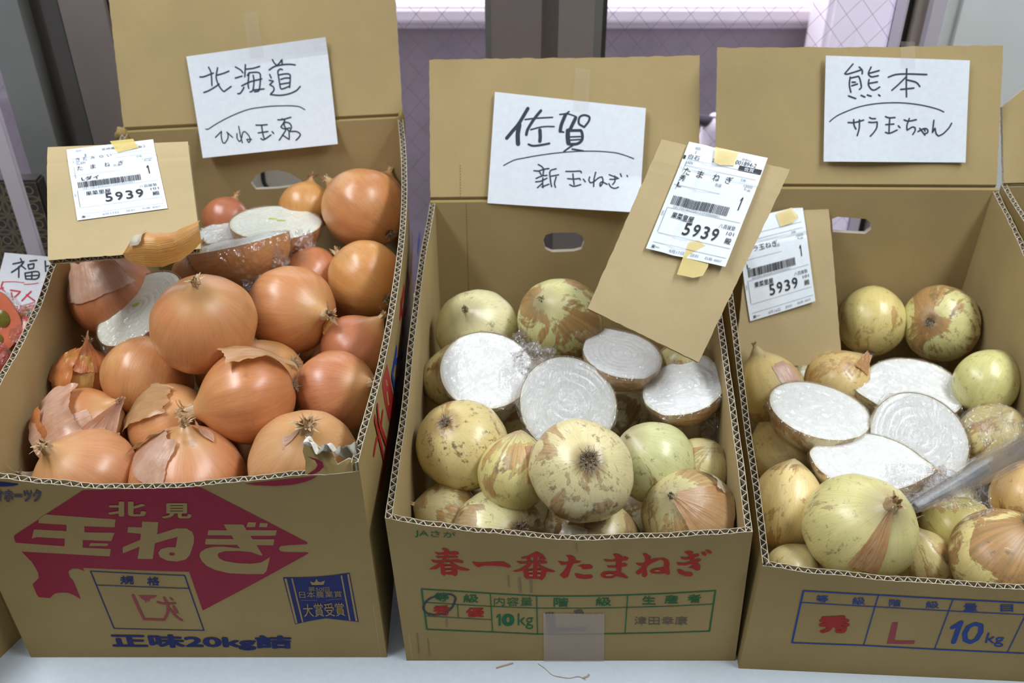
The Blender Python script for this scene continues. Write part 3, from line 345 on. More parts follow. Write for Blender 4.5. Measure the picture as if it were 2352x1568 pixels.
PRINT={'Lfront': [['p','red',0,[0.3272,0.926,0.4685,0.9292,0.6139,0.93,0.6157,0.9281,0.8413,0.645,0.8426,0.6394,0.8409,0.6352,0.7962,0.6338,0.7742,0.6311,0.7668,0.6178,0.7695,0.6038,0.7798,0.598,0.8396,0.5923,0.8405,0.5891,0.5251,0.2883,0.5223,0.5065,0.249,0.5302,0.2489,0.5135,0.2355,0.5266,0.2191,0.525,0.2074,0.5114,0.2043,0.4993,0.2035,0.4791,0.2091,0.4589,0.2083,0.3553,0.1934,0.3795,0.1823,0.3898,0.1696,0.3916,0.1562,0.3899,0.1454,0.3855,0.1364,0.3735,0.1269,0.3593,0.0981,0.3635,0.0952,0.3807,0.0963,0.4357,0.1199,0.4703,0.1247,0.4973,0.1238,0.5239,0.1203,0.5601,0.1121,0.5891,0.1051,0.616,0.1006,0.6606,0.1007,0.6783,0.1026,0.691,0.1079,0.7006,0.1861,0.7808,0.2105,0.8076]],['p','card',1,[0.2093,0.8076,0.3814,0.7843,0.3716,0.7444,0.296,0.75,0.2899,0.7189,0.3664,0.7164,0.3498,0.6737,0.2784,0.6798,0.2698,0.6395,0.3408,0.6322,0.3311,0.5933,0.2068,0.6062,0.1049,0.6147,0.0999,0.6606,0.2244,0.6459,0.2331,0.6855,0.1614,0.6919,0.1475,0.6832,0.1634,0.7307,0.2455,0.7246,0.2519,0.7564,0.1824,0.7635,0.1864,0.782]],['p','card',1,[0.2957,0.6641,0.3406,0.661,0.3344,0.6482,0.2873,0.648]],['p','card',1,[0.4457,0.7722,0.4856,0.768,0.4723,0.7066,0.5254,0.7359,0.551,0.7337,0.5621,0.7159,0.5629,0.691,0.5576,0.6598,0.5377,0.5966,0.5233,0.5743,0.4996,0.5639,0.4752,0.569,0.4596,0.5889,0.4593,0.6116,0.4696,0.6307,0.4898,0.6398,0.5084,0.6392,0.5215,0.6926,0.4965,0.6808,0.4592,0.6615,0.4395,0.5782,0.4007,0.58,0.4173,0.6445,0.3681,0.6095,0.373,0.6417,0.4249,0.6793,0.4319,0.7106,0.3991,0.7174,0.4057,0.7453,0.44,0.7428]],['p','red',2,[0.4857,0.6045,0.4898,0.6109,0.4953,0.612,0.5005,0.6093,0.5014,0.6028,0.4971,0.5978,0.4915,0.596,0.4868,0.598]],['t','北',0.035,'card',[0.379,0.8739,0.4735,0.8718,0.4608,0.798,0.365,0.7997]],['t','見',0.03,'card',[0.5104,0.8621,0.5824,0.8587,0.571,0.7841,0.4979,0.7871]],['l',1.14,'blue',[0.2654,0.5124,0.5073,0.4874,0.5109,0.1697,0.2669,0.182,0.2654,0.5124]],['l',1.04,'blue',[0.2679,0.4359,0.5071,0.4155]],['t','規',0.02,'blue',[0.3384,0.4859,0.3747,0.4859,0.3666,0.4397,0.3301,0.4397]],['t','格',0.02,'blue',[0.4082,0.4816,0.4411,0.4812,0.433,0.4324,0.3999,0.4327]],['l',2.79,'stamp',[0.353,0.3774,0.3554,0.3068,0.3585,0.2382,0.4127,0.2344]],['l',2.56,'stamp',[0.4336,0.3631,0.4366,0.3207,0.4296,0.2779,0.4149,0.2381]],['l',2.34,'stamp',[0.4117,0.3386,0.4281,0.3293,0.4579,0.3311]],['l',2.59,'stamp',[0.438,0.2993,0.4476,0.2561,0.4602,0.2305]],['p','stamp',0,[0.3677,0.3774,0.4178,0.3758,0.4092,0.3633,0.3953,0.3577,0.3894,0.3387,0.3867,0.3493,0.3797,0.3317,0.3784,0.3507,0.3724,0.3578]],['p','stamp',0,[0.4472,0.3664,0.4531,0.3629,0.4572,0.3474,0.4525,0.3446,0.4485,0.3545]],['p','stamp',0,[0.4529,0.3206,0.4556,0.3063,0.4587,0.274,0.4523,0.269,0.4472,0.2849,0.4469,0.3135]],['t','オホーツク',0.085,'blue',[0.1063,0.9269,0.2253,0.9309,0.2119,0.8689,0.0918,0.8645]],['t','オホーツク',0.045,'card',[0.1072,0.924,0.2231,0.9279,0.211,0.8718,0.0941,0.8676]],['t','オホーツク',0.005,'blue',[0.1077,0.9223,0.2218,0.9262,0.2104,0.8736,0.0954,0.8694]],['p','blue',0,[0.111,0.9664,0.1728,0.9556,0.1709,0.9498,0.1578,0.9435,0.1386,0.9399,0.1047,0.9396]],['p','card',1,[0.6037,0.7232,0.6496,0.7194,0.6457,0.7502,0.6937,0.7453,0.6983,0.7175,0.7733,0.7113,0.7672,0.6849,0.7037,0.6882,0.7077,0.6706,0.762,0.6668,0.7559,0.6362,0.714,0.6403,0.723,0.5866,0.7154,0.5883,0.6957,0.6054,0.6625,0.6136,0.6282,0.6135,0.6131,0.6052,0.6082,0.5926,0.6107,0.577,0.6212,0.5629,0.6509,0.5499,0.688,0.5448,0.7138,0.5499,0.728,0.5632,0.7406,0.5772,0.7227,0.5038,0.7125,0.4879,0.6683,0.49,0.6247,0.4965,0.5924,0.5149,0.5734,0.5367,0.5645,0.5619,0.5617,0.5893,0.5672,0.6116,0.5839,0.6301,0.6037,0.6375,0.6285,0.6376,0.6704,0.6265,0.6651,0.6445,0.5845,0.6511,0.5912,0.6797,0.6608,0.6748,0.6572,0.6937,0.5978,0.6975]],['p','card',1,[0.7073,0.7564,0.7266,0.7537,0.7214,0.7311,0.7003,0.7326]],['p','card',1,[0.7366,0.7512,0.7552,0.7467,0.7508,0.7277,0.7311,0.7304]],['p','red',0,[0.7217,0.9381,0.765,0.9436,0.8272,0.9493,0.8684,0.9522,0.898,0.9552,0.8849,0.9413,0.8663,0.9314,0.8359,0.922,0.7917,0.9211,0.7485,0.9288]],['p','blue',0,[0.7609,0.4668,0.8053,0.4649,0.8467,0.465,0.8918,0.4704,0.9355,0.4794,0.9376,0.2102,0.8923,0.223,0.8503,0.2344,0.8059,0.2203,0.7642,0.2021]],['p','card',1,[0.7641,0.4607,0.7698,0.4604,0.7716,0.2098,0.7661,0.2078]],['p','card',1,[0.7819,0.461,0.7857,0.4608,0.7881,0.2151,0.784,0.2138]],['p','card',1,[0.9286,0.4735,0.9335,0.4744,0.9348,0.2159,0.9295,0.2168]],['p','card',1,[0.9113,0.4683,0.9152,0.4693,0.9165,0.2194,0.9126,0.2209]],['p','card',1,[0.8322,0.4224,0.8284,0.4418,0.832,0.4396,0.8389,0.4346,0.8416,0.439,0.8472,0.4545,0.8494,0.4405,0.855,0.4356,0.8636,0.4416,0.8686,0.4446,0.8623,0.4219]],['t','第50回',0.0,'card',[0.8217,0.4137,0.8766,0.4105,0.8744,0.386,0.8192,0.389]],['t','日本農業賞',0.0,'card',[0.7942,0.3903,0.9066,0.3861,0.9053,0.3528,0.7928,0.3531]],['t','大賞受賞',0.008,'card',[0.7965,0.32,0.906,0.3237,0.906,0.2483,0.7936,0.2454]],['l',0.35,'card',[0.7938,0.3407,0.8373,0.3373]],['l',0.35,'card',[0.8602,0.3389,0.9029,0.3435]],['t','正味20kg詰',0.04,'blue',[0.2463,0.1512,0.7465,0.1352,0.739,0.0441,0.2424,0.054]]],'Lright': [['l',2.36,'red',[0.1093,0.9558,0.1294,0.8199,0.1561,0.6535,0.106,0.6488]],['l',2.38,'red',[0.131,0.9625,0.1381,0.8716,0.1898,0.6627,0.1602,0.6532]],['l',1.96,'red',[0.1653,0.8715,0.1482,0.8514]],['l',1.73,'red',[0.0825,0.8557,0.1026,0.8674,0.1282,0.861]],['l',1.54,'red',[0.1893,0.6596,0.2263,0.6764,0.251,0.6779]],['p','red',0,[0.2258,0.9675,0.2391,0.9145,0.2617,0.8069,0.2823,0.724,0.3203,0.5851,0.2979,0.6087,0.2539,0.7005,0.2289,0.6954,0.211,0.7609,0.1873,0.8747,0.1768,0.9616,0.1814,0.9823]],['p','card',1,[0.2038,0.9411,0.213,0.9259,0.2228,0.8805,0.2113,0.8978]],['p','card',1,[0.2073,0.8826,0.217,0.8664,0.2276,0.788,0.215,0.8059]],['l',2.3,'blue',[0.3372,0.843,0.3072,0.8417,0.2705,0.8444]],['l',2.58,'blue',[0.2705,0.8444,0.2977,0.7436,0.3366,0.6212,0.3514,0.5554]],['l',1.56,'blue',[0.2954,0.8505,0.3608,0.7592]],['l',1.61,'blue',[0.316,0.7314,0.3668,0.6617]],['l',1.85,'blue',[0.4087,0.7533,0.4269,0.6591]],['l',1.51,'blue',[0.4234,0.6686,0.4786,0.6033]],['l',2.83,'red',[0.4993,0.8583,0.4348,0.8852,0.4084,0.8733]],['l',2.55,'red',[0.4281,0.9023,0.4713,0.7649,0.4914,0.6665]],['l',2.23,'red',[0.5964,0.6424,0.5048,0.7391]],['l',2.65,'red',[0.6513,0.7306,0.7279,0.5818,0.6229,0.6573]],['l',2.32,'red',[0.9023,0.4374,0.751,0.5536]],['l',2.78,'red',[1.1332,0.3682,1.0184,0.3976,0.9343,0.4143]],['l',3.96,'blue',[1.3978,0.12,1.3298,0.141,1.2671,0.1552]]],'Mfront': [['t','JAさが',0.0,'green',[0.0783,0.9479,0.1892,0.9422,0.1858,0.8951,0.0754,0.8947]],['l',1.51,'green',[0.0745,0.5425,0.1732,0.5355,0.272,0.5258,0.4041,0.5148,0.5341,0.5187,0.664,0.5298,0.7887,0.5442,0.9153,0.5632,0.9134,0.4093,0.9116,0.247,0.7878,0.2362,0.6613,0.2287,0.5294,0.2216,0.4017,0.2194,0.2686,0.2329,0.0744,0.2464,0.0745,0.5425]],['l',1.02,'green',[0.0771,0.4472,0.2692,0.4294,0.4029,0.4222,0.5343,0.4252,0.6631,0.4345,0.7867,0.4449,0.9117,0.4603]],['l',1.01,'green',[0.2705,0.5257,0.2686,0.2329]],['l',1.01,'green',[0.4026,0.5147,0.4017,0.2194]],['l',1.01,'green',[0.664,0.5298,0.6613,0.2287]],['l',0.85,'green',[0.1733,0.4383,0.1714,0.3413]],['l',0.86,'green',[0.077,0.3467,0.2688,0.3282]],['t','等',0.01,'green',[0.1115,0.5203,0.1524,0.5236,0.1495,0.4589,0.1084,0.4559]],['t','級',0.01,'green',[0.1927,0.5138,0.2361,0.5169,0.234,0.4552,0.1903,0.4525]],['t','内容量',0.0,'green',[0.2799,0.4975,0.3912,0.5036,0.3902,0.4393,0.2781,0.4339]],['t','階',0.01,'green',[0.4514,0.5023,0.4943,0.5039,0.4941,0.4363,0.4509,0.4349]],['t','級',0.01,'green',[0.5724,0.5104,0.6168,0.5114,0.6176,0.4462,0.5728,0.4453]],['t','生',0.01,'green',[0.706,0.5223,0.7444,0.5226,0.746,0.4586,0.7074,0.4583]],['t','産',0.01,'green',[0.7697,0.5294,0.8097,0.5294,0.8118,0.4654,0.7716,0.4655]],['t','者',0.01,'green',[0.8361,0.536,0.875,0.5356,0.8776,0.4718,0.8384,0.4721]],['t','秀',0.03,'red',[0.1018,0.4269,0.1524,0.4303,0.1491,0.3548,0.0981,0.3519]],['t','優',0.03,'red',[0.1966,0.416,0.2493,0.419,0.247,0.3476,0.1939,0.3451]],['t','1',0.0,'green',[0.2783,0.3707,0.3032,0.3719,0.301,0.284,0.2759,0.2831]],['t','0',0.05,'green',[0.2991,0.3744,0.3365,0.376,0.3345,0.2823,0.2967,0.2811]],['t','kg',0.0,'green',[0.3459,0.3791,0.3914,0.3809,0.3896,0.2587,0.3434,0.2575]],['l',2.06,'ink',[0.088,0.3579,0.0761,0.3795,0.0732,0.4119,0.0825,0.4514,0.0994,0.481,0.126,0.5036,0.157,0.5124,0.1688,0.4901,0.1646,0.4508,0.1523,0.404,0.1301,0.3697,0.1035,0.3575,0.0832,0.3669]],['p','grey',0,[0.4272,0.3876,0.4516,0.3912,0.4561,0.2941,0.4577,0.2304,0.4345,0.23,0.429,0.3074]],['p','grey',0,[0.4601,0.2688,0.5493,0.279,0.5505,0.2463,0.4609,0.2376]],['p','grey',0,[0.5085,0.4039,0.5214,0.4152,0.5333,0.4128,0.5406,0.3798,0.5292,0.3879,0.5188,0.3821,0.5111,0.3902]],['t','津田幸康',0.0,'grey',[0.6861,0.364,0.8423,0.3641,0.8448,0.2976,0.6874,0.2976]],['l',0.99,'scuff',[0.3245,0.6618,0.3251,0.5785]],['l',1.49,'scuff',[0.3557,0.6449,0.3572,0.5414]],['l',1.32,'scuff',[0.3883,0.647,0.3887,0.5431]],['l',0.87,'scuff',[0.0439,0.2182,0.0406,0.0598]],['l',0.87,'scuff',[0.0735,0.1783,0.0721,0.046]],['l',0.86,'scuff',[0.137,0.3501,0.1349,0.2694]],['l',0.64,'scuff',[0.5162,0.8988,0.5196,0.8375]],['p','red',0.0,[0.1241,0.8009,0.1362,0.7994,0.1577,0.8018,0.1796,0.8147,0.1901,0.8107,0.1929,0.7983,0.1884,0.7918,0.151,0.7877,0.134,0.7843,0.1282,0.791]],['p','red',0.1,[0.1253,0.7758,0.1504,0.7765,0.1814,0.7851,0.1896,0.777,0.1868,0.7692,0.15,0.7667,0.1314,0.7616]],['p','red',0.2,[0.1109,0.7496,0.1276,0.7462,0.1555,0.7523,0.1865,0.7601,0.1999,0.7517,0.2035,0.7407,0.1993,0.7357,0.1642,0.7412,0.1267,0.7289,0.1176,0.7316]],['p','red',0.3,[0.1443,0.8276,0.1515,0.8336,0.1613,0.8289,0.1665,0.8155,0.1617,0.7889,0.1539,0.7506,0.1415,0.7154,0.1247,0.6871,0.1022,0.6817,0.1194,0.7055,0.1362,0.7337,0.1469,0.7649,0.1513,0.7952,0.1508,0.8173]],['p','red',0.4,[0.1607,0.7664,0.1702,0.7373,0.1876,0.7125,0.2189,0.6917,0.2127,0.6842,0.1911,0.6845,0.175,0.7074,0.1624,0.7365]],['p','red',0.5,[0.1365,0.7073,0.148,0.7236,0.1759,0.7281,0.1851,0.7123,0.1815,0.6544,0.1754,0.6422,0.1665,0.6514,0.1495,0.6529,0.1443,0.6416,0.1361,0.6539]],['p','red',0.6,[0.2258,0.7467,0.2472,0.7434,0.2842,0.7521,0.3135,0.7569,0.3298,0.7367,0.3344,0.7231,0.3278,0.7149,0.3111,0.7236,0.2835,0.7267,0.2588,0.7246,0.2436,0.7117,0.2341,0.7223]],['p','red',0.7,[0.3637,0.7894,0.3831,0.8023,0.4018,0.8282,0.4094,0.8333,0.4244,0.813,0.4332,0.7829,0.4239,0.7745,0.4196,0.7974,0.3983,0.7958,0.3736,0.7825,0.366,0.7796]],['p','red',0.8,[0.3488,0.7613,0.3702,0.7614,0.3948,0.7663,0.4285,0.7702,0.437,0.7599,0.4329,0.7519,0.3946,0.7524,0.3607,0.7453]],['p','red',0.9,[0.3984,0.8035,0.4091,0.8043,0.407,0.6479,0.3945,0.6472]],['p','red',1.0,[0.3978,0.765,0.3881,0.7294,0.3722,0.701,0.3503,0.6877,0.3368,0.6906,0.3569,0.7061,0.3759,0.7363,0.3902,0.7645]],['p','red',1.1,[0.407,0.7656,0.4189,0.7354,0.4371,0.7146,0.4586,0.7001,0.4524,0.6926,0.4338,0.6931,0.4186,0.7103,0.4052,0.7461]],['p','red',1.2,[0.3783,0.7867,0.3875,0.7912,0.3918,0.7723,0.3841,0.7656,0.3796,0.7729]],['p','red',1.3,[0.415,0.7932,0.4227,0.7976,0.4193,0.7727,0.4126,0.7699]],['p','red',1.4,[0.3677,0.7069,0.4279,0.7164,0.4339,0.701,0.4288,0.6572,0.4192,0.6311,0.4115,0.6402,0.3852,0.6426,0.3758,0.6381,0.3698,0.6536]],['p','card',3.75,[0.149,0.7109,0.1668,0.7157,0.1664,0.7066,0.1485,0.701]],['p','card',3.8,[0.1499,0.6836,0.1656,0.6882,0.1652,0.679,0.1495,0.6736]],['p','card',3.85,[0.1522,0.7331,0.1596,0.7422,0.1663,0.7331,0.159,0.7286]],['p','card',3.9,[0.383,0.7001,0.3947,0.7025,0.3946,0.6915,0.3828,0.6891]],['p','card',3.95,[0.4077,0.7049,0.4179,0.7056,0.4178,0.6945,0.4076,0.6923]],['p','card',4.0,[0.3835,0.6742,0.3943,0.6757,0.3942,0.663,0.3845,0.6609]],['p','card',4.05,[0.4074,0.6773,0.4157,0.6778,0.4149,0.6643,0.4072,0.6638]],['p','red',0.0,[0.4652,0.771,0.4848,0.7643,0.5124,0.7798,0.5308,0.773,0.5262,0.7634,0.5001,0.7519,0.4755,0.7427]],['p','red',0.1,[0.488,0.8133,0.5033,0.8142,0.5154,0.7955,0.5139,0.776,0.5031,0.7285,0.4937,0.6605,0.4812,0.6479,0.4696,0.6713,0.4815,0.6997,0.4924,0.7476,0.4956,0.7867]],['p','red',0.2,[0.5191,0.7395,0.5308,0.7495,0.5554,0.7522,0.5635,0.7352,0.5601,0.7232,0.5463,0.7186,0.534,0.7165,0.5309,0.7259,0.5339,0.7339]],['p','red',0.3,[0.5124,0.687,0.5185,0.6856,0.5372,0.6745,0.5588,0.6777,0.5642,0.6651,0.559,0.6512,0.5372,0.6464,0.5186,0.6536,0.513,0.6734]],['p','red',0.4,[0.5919,0.7912,0.6165,0.7859,0.6528,0.8128,0.6628,0.8014,0.6579,0.7856,0.6227,0.7751,0.5982,0.7743]],['p','red',0.5,[0.6009,0.7461,0.6231,0.7452,0.6505,0.7657,0.6605,0.7557,0.6555,0.7421,0.6233,0.7309,0.6064,0.7304]],['p','red',0.6,[0.6175,0.8272,0.6281,0.8314,0.6436,0.8164,0.6439,0.7969,0.6423,0.698,0.6301,0.6897,0.6265,0.769,0.6238,0.808]],['p','red',0.7,[0.5843,0.6802,0.5928,0.7005,0.6082,0.705,0.633,0.7018,0.6487,0.6901,0.6631,0.6623,0.6602,0.6533,0.646,0.6619,0.6303,0.6696,0.6181,0.6555,0.5994,0.655,0.5884,0.6627]],['p','red',0.8,[0.6989,0.8334,0.7105,0.8351,0.7248,0.8105,0.7197,0.7711,0.7131,0.7234,0.7172,0.6834,0.7114,0.6623,0.7019,0.671,0.7024,0.7153,0.7087,0.7788,0.7065,0.8101]],['p','red',0.9,[0.6813,0.7665,0.6998,0.7629,0.715,0.775,0.7153,0.7592,0.7003,0.7431,0.6862,0.7531]],['p','red',1.0,[0.7208,0.7869,0.7328,0.7988,0.7572,0.8046,0.7715,0.7913,0.7768,0.7677,0.7764,0.732,0.7807,0.6919,0.7764,0.6798,0.7667,0.6918,0.7481,0.6901,0.7294,0.6932,0.7222,0.7075,0.7286,0.7236,0.7469,0.7334,0.7623,0.7359,0.761,0.7795,0.7514,0.7935,0.7275,0.7673,0.7127,0.7393,0.6983,0.6911,0.6892,0.6829,0.6826,0.6989,0.6915,0.7191,0.7063,0.7511]],['p','red',1.1,[0.8056,0.811,0.8248,0.8071,0.8515,0.8343,0.8595,0.8264,0.8554,0.8147,0.8254,0.7914,0.8098,0.7953]],['p','red',1.2,[0.7952,0.7717,0.8201,0.7677,0.856,0.799,0.8661,0.7934,0.8614,0.7793,0.8238,0.7518,0.8021,0.7519]],['p','red',1.3,[0.8142,0.8461,0.8293,0.8531,0.8403,0.846,0.8413,0.8187,0.8472,0.7873,0.8643,0.7476,0.8648,0.7196,0.8563,0.7125,0.8433,0.7278,0.8281,0.7359,0.8427,0.7438,0.8351,0.7795,0.8272,0.8266]],['p','red',1.4,[0.7986,0.7176,0.8061,0.724,0.8224,0.7039,0.8412,0.6998,0.8465,0.6852,0.8408,0.6715,0.8235,0.6741,0.8057,0.6919]],['p','red',1.5,[0.8609,0.8459,0.871,0.8457,0.8794,0.8301,0.8753,0.8168,0.8672,0.8263]],['p','red',1.6,[0.8726,0.8589,0.8843,0.8587,0.8926,0.8454,0.8901,0.8322,0.8804,0.8417]],['p','card',3.85,[0.5976,0.6823,0.6114,0.6907,0.6224,0.6854,0.6147,0.6748,0.6023,0.6728]],['p','card',3.9,[0.7335,0.7141,0.7441,0.7222,0.7536,0.7142,0.7445,0.7078]]],'Rfront': [['l',1.77,'blue',[0.9438,0.6828,0.7074,0.7134,0.5182,0.7333,0.3214,0.7525,0.1231,0.7668,0.1273,0.533,0.1326,0.2827,0.3321,0.2857,0.532,0.2754,0.7832,0.2666,1.0091,0.2583]],['l',1.11,'blue',[0.1224,0.6623,0.3262,0.6466,0.525,0.6289,0.7244,0.6114,0.9503,0.5917]],['l',1.09,'blue',[0.3214,0.7525,0.3333,0.2859]],['l',1.09,'blue',[0.5189,0.7334,0.5328,0.2755]],['l',1.1,'blue',[0.7283,0.6116,0.7359,0.2694]],['t','等',0.01,'blue',[0.1598,0.7315,0.1915,0.7354,0.1975,0.6719,0.1655,0.6679]],['t','級',0.01,'blue',[0.2558,0.7256,0.2889,0.7293,0.296,0.6634,0.2626,0.6596]],['t','階',0.01,'blue',[0.3535,0.7162,0.3843,0.7192,0.3919,0.6563,0.3609,0.6531]],['t','級',0.01,'blue',[0.4508,0.7095,0.4842,0.7124,0.4927,0.6499,0.459,0.6468]],['t','量',0.01,'blue',[0.5511,0.6981,0.5875,0.7008,0.5972,0.6362,0.5605,0.6332]],['t','目',0.01,'blue',[0.6486,0.6946,0.6815,0.6966,0.6916,0.6352,0.6583,0.6329]],['t','秀',0.055,'red',[0.1817,0.5501,0.2672,0.561,0.2844,0.3962,0.197,0.3841]],['p','stamp',0,[0.3868,0.5081,0.4015,0.5125,0.4134,0.3424,0.469,0.3467,0.47,0.3171,0.3955,0.3102]],['l',4.75,'blue',[0.5531,0.481,0.5688,0.5299,0.5716,0.4419,0.5754,0.3455]],['l',4.73,'blue',[0.608,0.5201,0.5943,0.4919,0.5934,0.4305,0.6044,0.3697,0.6215,0.3508,0.6334,0.3798,0.6349,0.4484,0.6257,0.5083,0.608,0.5201]],['t','kg',0.005,'blue',[0.6538,0.4434,0.7014,0.4345,0.7165,0.3171,0.6628,0.3208]]]}
RIM={'Lfront': [[0.0,0.99],[0.132,0.978],[0.236,0.956],[0.37,0.932],[0.551,0.93],[0.721,0.948],[0.869,0.962],[0.92,0.955],[1.0,0.962]],'Mfront': [[0.0,1.0],[0.123,0.97],[0.252,0.947],[0.509,0.917],[0.726,0.941],[0.905,0.965],[1.0,0.983]],'Rfront': [[0.0,0.965],[0.163,0.916],[0.358,0.872],[0.689,0.825],[1.0,0.86]],'Lright': [[0.0,1.0],[0.05,1.01],[0.17,1.005],[0.45,1.02],[0.7,1.0],[1.0,1.0]],'Lleft': [[0.0,1.0],[0.5,1.02],[0.61,0.985],[0.72,0.98],[0.78,0.987],[1.0,1.0]],'Mright': [[0.0,0.979],[0.16,1.033],[0.32,1.053],[0.53,1.07],[0.8,1.04],[1.0,1.0]],'Mleft': [[0.0,1.0],[0.33,1.06],[0.52,1.05],[0.73,0.985],[0.88,0.998],[1.0,1.005]],'Rright': [[0.0,1.0],[0.8,1.02],[1.0,1.0]],'Rleft': [[0.0,1.0],[0.37,0.97],[0.67,0.965],[0.88,0.995],[1.0,0.99]]}
BOXES={'L': [[[-0.485,0.004,0.0],[-0.126,0.004,0.0],[-0.141,0.575,0.0],[-0.5,0.569,0.0],[-0.49,0.004,0.25],[-0.132,0.004,0.261],[-0.141,0.578,0.342],[-0.5,0.569,0.326]],0.008,0.02],'M': [[[-0.1059,0,0.0],[0.224,0,0.0],[0.2287,0.461,0.0],[-0.1,0.461,0.0],[-0.1133,0,0.198],[0.2169,0,0.185],[0.2287,0.461,0.285],[-0.1,0.461,0.281]],0.005,0.0],'R': [[[0.226,-0.0093,0.0],[0.561,-0.028,0.0],[0.58,0.45,0.0],[0.246,0.45,0.0],[0.228,-0.01,0.153],[0.575,-0.028,0.165],[0.583,0.45,0.303],[0.244,0.45,0.305]],0.003,0.0]}
HOLES={'L': [[0.5735,0.7624],[0.5499,0.7935],[0.5123,0.8104],[0.4672,0.8118],[0.4241,0.7966],[0.3888,0.7668],[0.3784,0.7436],[0.4769,0.733],[0.5581,0.733]],'M': [[0.5777,0.8048],[0.5683,0.8353],[0.5436,0.8459],[0.4544,0.847],[0.429,0.8293],[0.4214,0.8008],[0.4301,0.7635],[0.4581,0.7527],[0.5417,0.7492],[0.5688,0.765]],'R': [[0.568,0.8695],[0.5507,0.8794],[0.4466,0.8702],[0.4225,0.8506],[0.4177,0.8249],[0.4359,0.8028],[0.5551,0.8102]]}
TAGS={'L': [[-0.5025,0.3645,0.3953],[-0.3507,0.368,0.4003],[-0.3044,0.2128,0.3519],[-0.4545,0.207,0.3435]],'M': [[0.1581,0.3411,0.4143],[0.2933,0.3229,0.388],[0.1876,0.1702,0.2465],[0.0761,0.2011,0.291]],'R': [[0.2877,0.4368,0.2713],[0.383,0.4479,0.2874],[0.3961,0.3282,0.1321],[0.2665,0.3228,0.1244]]}
LABELS={'L': [[0.1384,0.9548],[0.7545,1.0311],[0.8129,0.3594],[0.2042,0.3004]],'M': [[0.2,1.0104],[0.803,1.0221],[0.8536,0.4352],[0.2274,0.3921]],'R': [[-0.1515,0.9873],[0.6742,1.0029],[0.7662,0.3904],[0.1093,0.3081]]}
TAPES={'L': [[[0.4497,1.0177],[0.615,1.0344],[0.6492,0.9341],[0.4993,0.8924]]],'M': [[[0.398,1.0123],[0.5792,1.0137],[0.5891,0.9343],[0.4837,0.9177],[0.4341,0.9259]],[[0.5133,0.4921],[0.5762,0.5159],[0.6953,0.4912],[0.7319,0.4118],[0.7251,0.3621],[0.6633,0.3358],[0.5352,0.323],[0.5236,0.3952]]],'R': [[[0.3326,0.9851],[0.5304,1.001],[0.6061,0.9352],[0.5413,0.9029],[0.3925,0.8923]]]}
ONIONS={'L1': [-0.3109,0.1939,0.278,0.0521],'L2': [-0.2434,0.2804,0.2376,0.0503],'L3': [-0.1723,0.36,0.2298,0.0448],'L4': [-0.1855,0.4668,0.2647,0.0523],'L4b': [-0.175,0.535,0.2468,0.0364],'L5': [-0.2637,0.5066,0.2493,0.0334],'L6': [-0.3673,0.5022,0.2334,0.0302],'L7': [-0.2411,0.3883,0.2128,0.0377],'L8': [-0.1736,0.2597,0.2007,0.0385],'L9': [-0.1802,0.176,0.2056,0.0436],'L10': [-0.2594,0.1335,0.2308,0.0458],'L10b': [-0.264,0.1996,0.1979,0.0478],'L11': [-0.379,0.1906,0.2115,0.0471],'L12': [-0.3444,0.1382,0.1921,0.0426],'L13': [-0.4071,0.0634,0.1869,0.0488],'L14': [-0.309,0.0696,0.1869,0.0553],'L15': [-0.194,0.0666,0.2061,0.0517],'L16': [-0.4307,0.1352,0.1889,0.0439],'L17': [-0.4453,0.305,0.2403,0.0477],'L18': [-0.4562,0.2116,0.1947,0.0344],'L19': [-0.4625,0.0802,0.1542,0.024],'L20': [-0.3728,0.3776,0.2253,0.031],'LH1': [-0.4009,0.2595,0.2551,0.0537],'LH2': [-0.3195,0.3662,0.2745,0.0536],'LH3': [-0.2883,0.4393,0.2623,0.0546],'LH4': [-0.3588,0.4499,0.2428,0.0334],'M1': [-0.0429,0.3286,0.1821,0.0475],'M2': [0.0544,0.3039,0.2089,0.0495],'M3': [-0.0668,0.2596,0.1587,0.0349],'M4': [-0.0517,0.1368,0.1645,0.0481],'M5': [0.003,0.0885,0.1725,0.0367],'M6': [0.0652,0.0613,0.1983,0.0492],'M7': [0.1418,0.1138,0.163,0.042],'M8': [0.1712,0.0567,0.1449,0.0464],'M9': [-0.0659,0.0922,0.1129,0.0341],'M10': [-0.0133,0.0585,0.1164,0.0481],'M11': [0.0891,0.0497,0.1163,0.0392],'M12': [0.1925,0.2492,0.1786,0.0347],'M13': [0.1899,0.119,0.1508,0.0319],'M14': [0.0749,0.3333,0.1489,0.0354],'MH1': [-0.0282,0.2273,0.1958,0.0499],'MH2': [0.0587,0.1784,0.1866,0.051],'MH3': [0.1196,0.238,0.209,0.0452],'MH4': [0.1797,0.191,0.2004,0.0456],'R1': [0.4515,0.4034,0.1412,0.0427],'R2': [0.5314,0.3868,0.1509,0.0469],'R3': [0.5408,0.2658,0.1479,0.0357],'R4': [0.3052,0.2962,0.1139,0.0392],'R5': [0.3918,0.3112,0.1135,0.0427],'R6': [0.2857,0.1127,0.104,0.038],'R7': [0.3018,0.2169,0.0858,0.0356],'R8': [0.3405,0.0543,0.1302,0.0543],'R9': [0.2781,0.0448,0.0817,0.0269],'R10': [0.4784,0.0358,0.1069,0.053],'R11': [0.5375,0.1249,0.106,0.0347],'R12': [0.4636,0.1013,0.0775,0.0391],'R13': [0.4171,0.0599,0.0779,0.0286],'R14': [0.5354,0.207,0.1167,0.0396],'RH1': [0.3387,0.2193,0.1469,0.0542],'RH2': [0.4653,0.2764,0.1335,0.0564],'RH3': [0.4393,0.1821,0.1347,0.0535],'RH4': [0.3686,0.1413,0.1422,0.0552]}
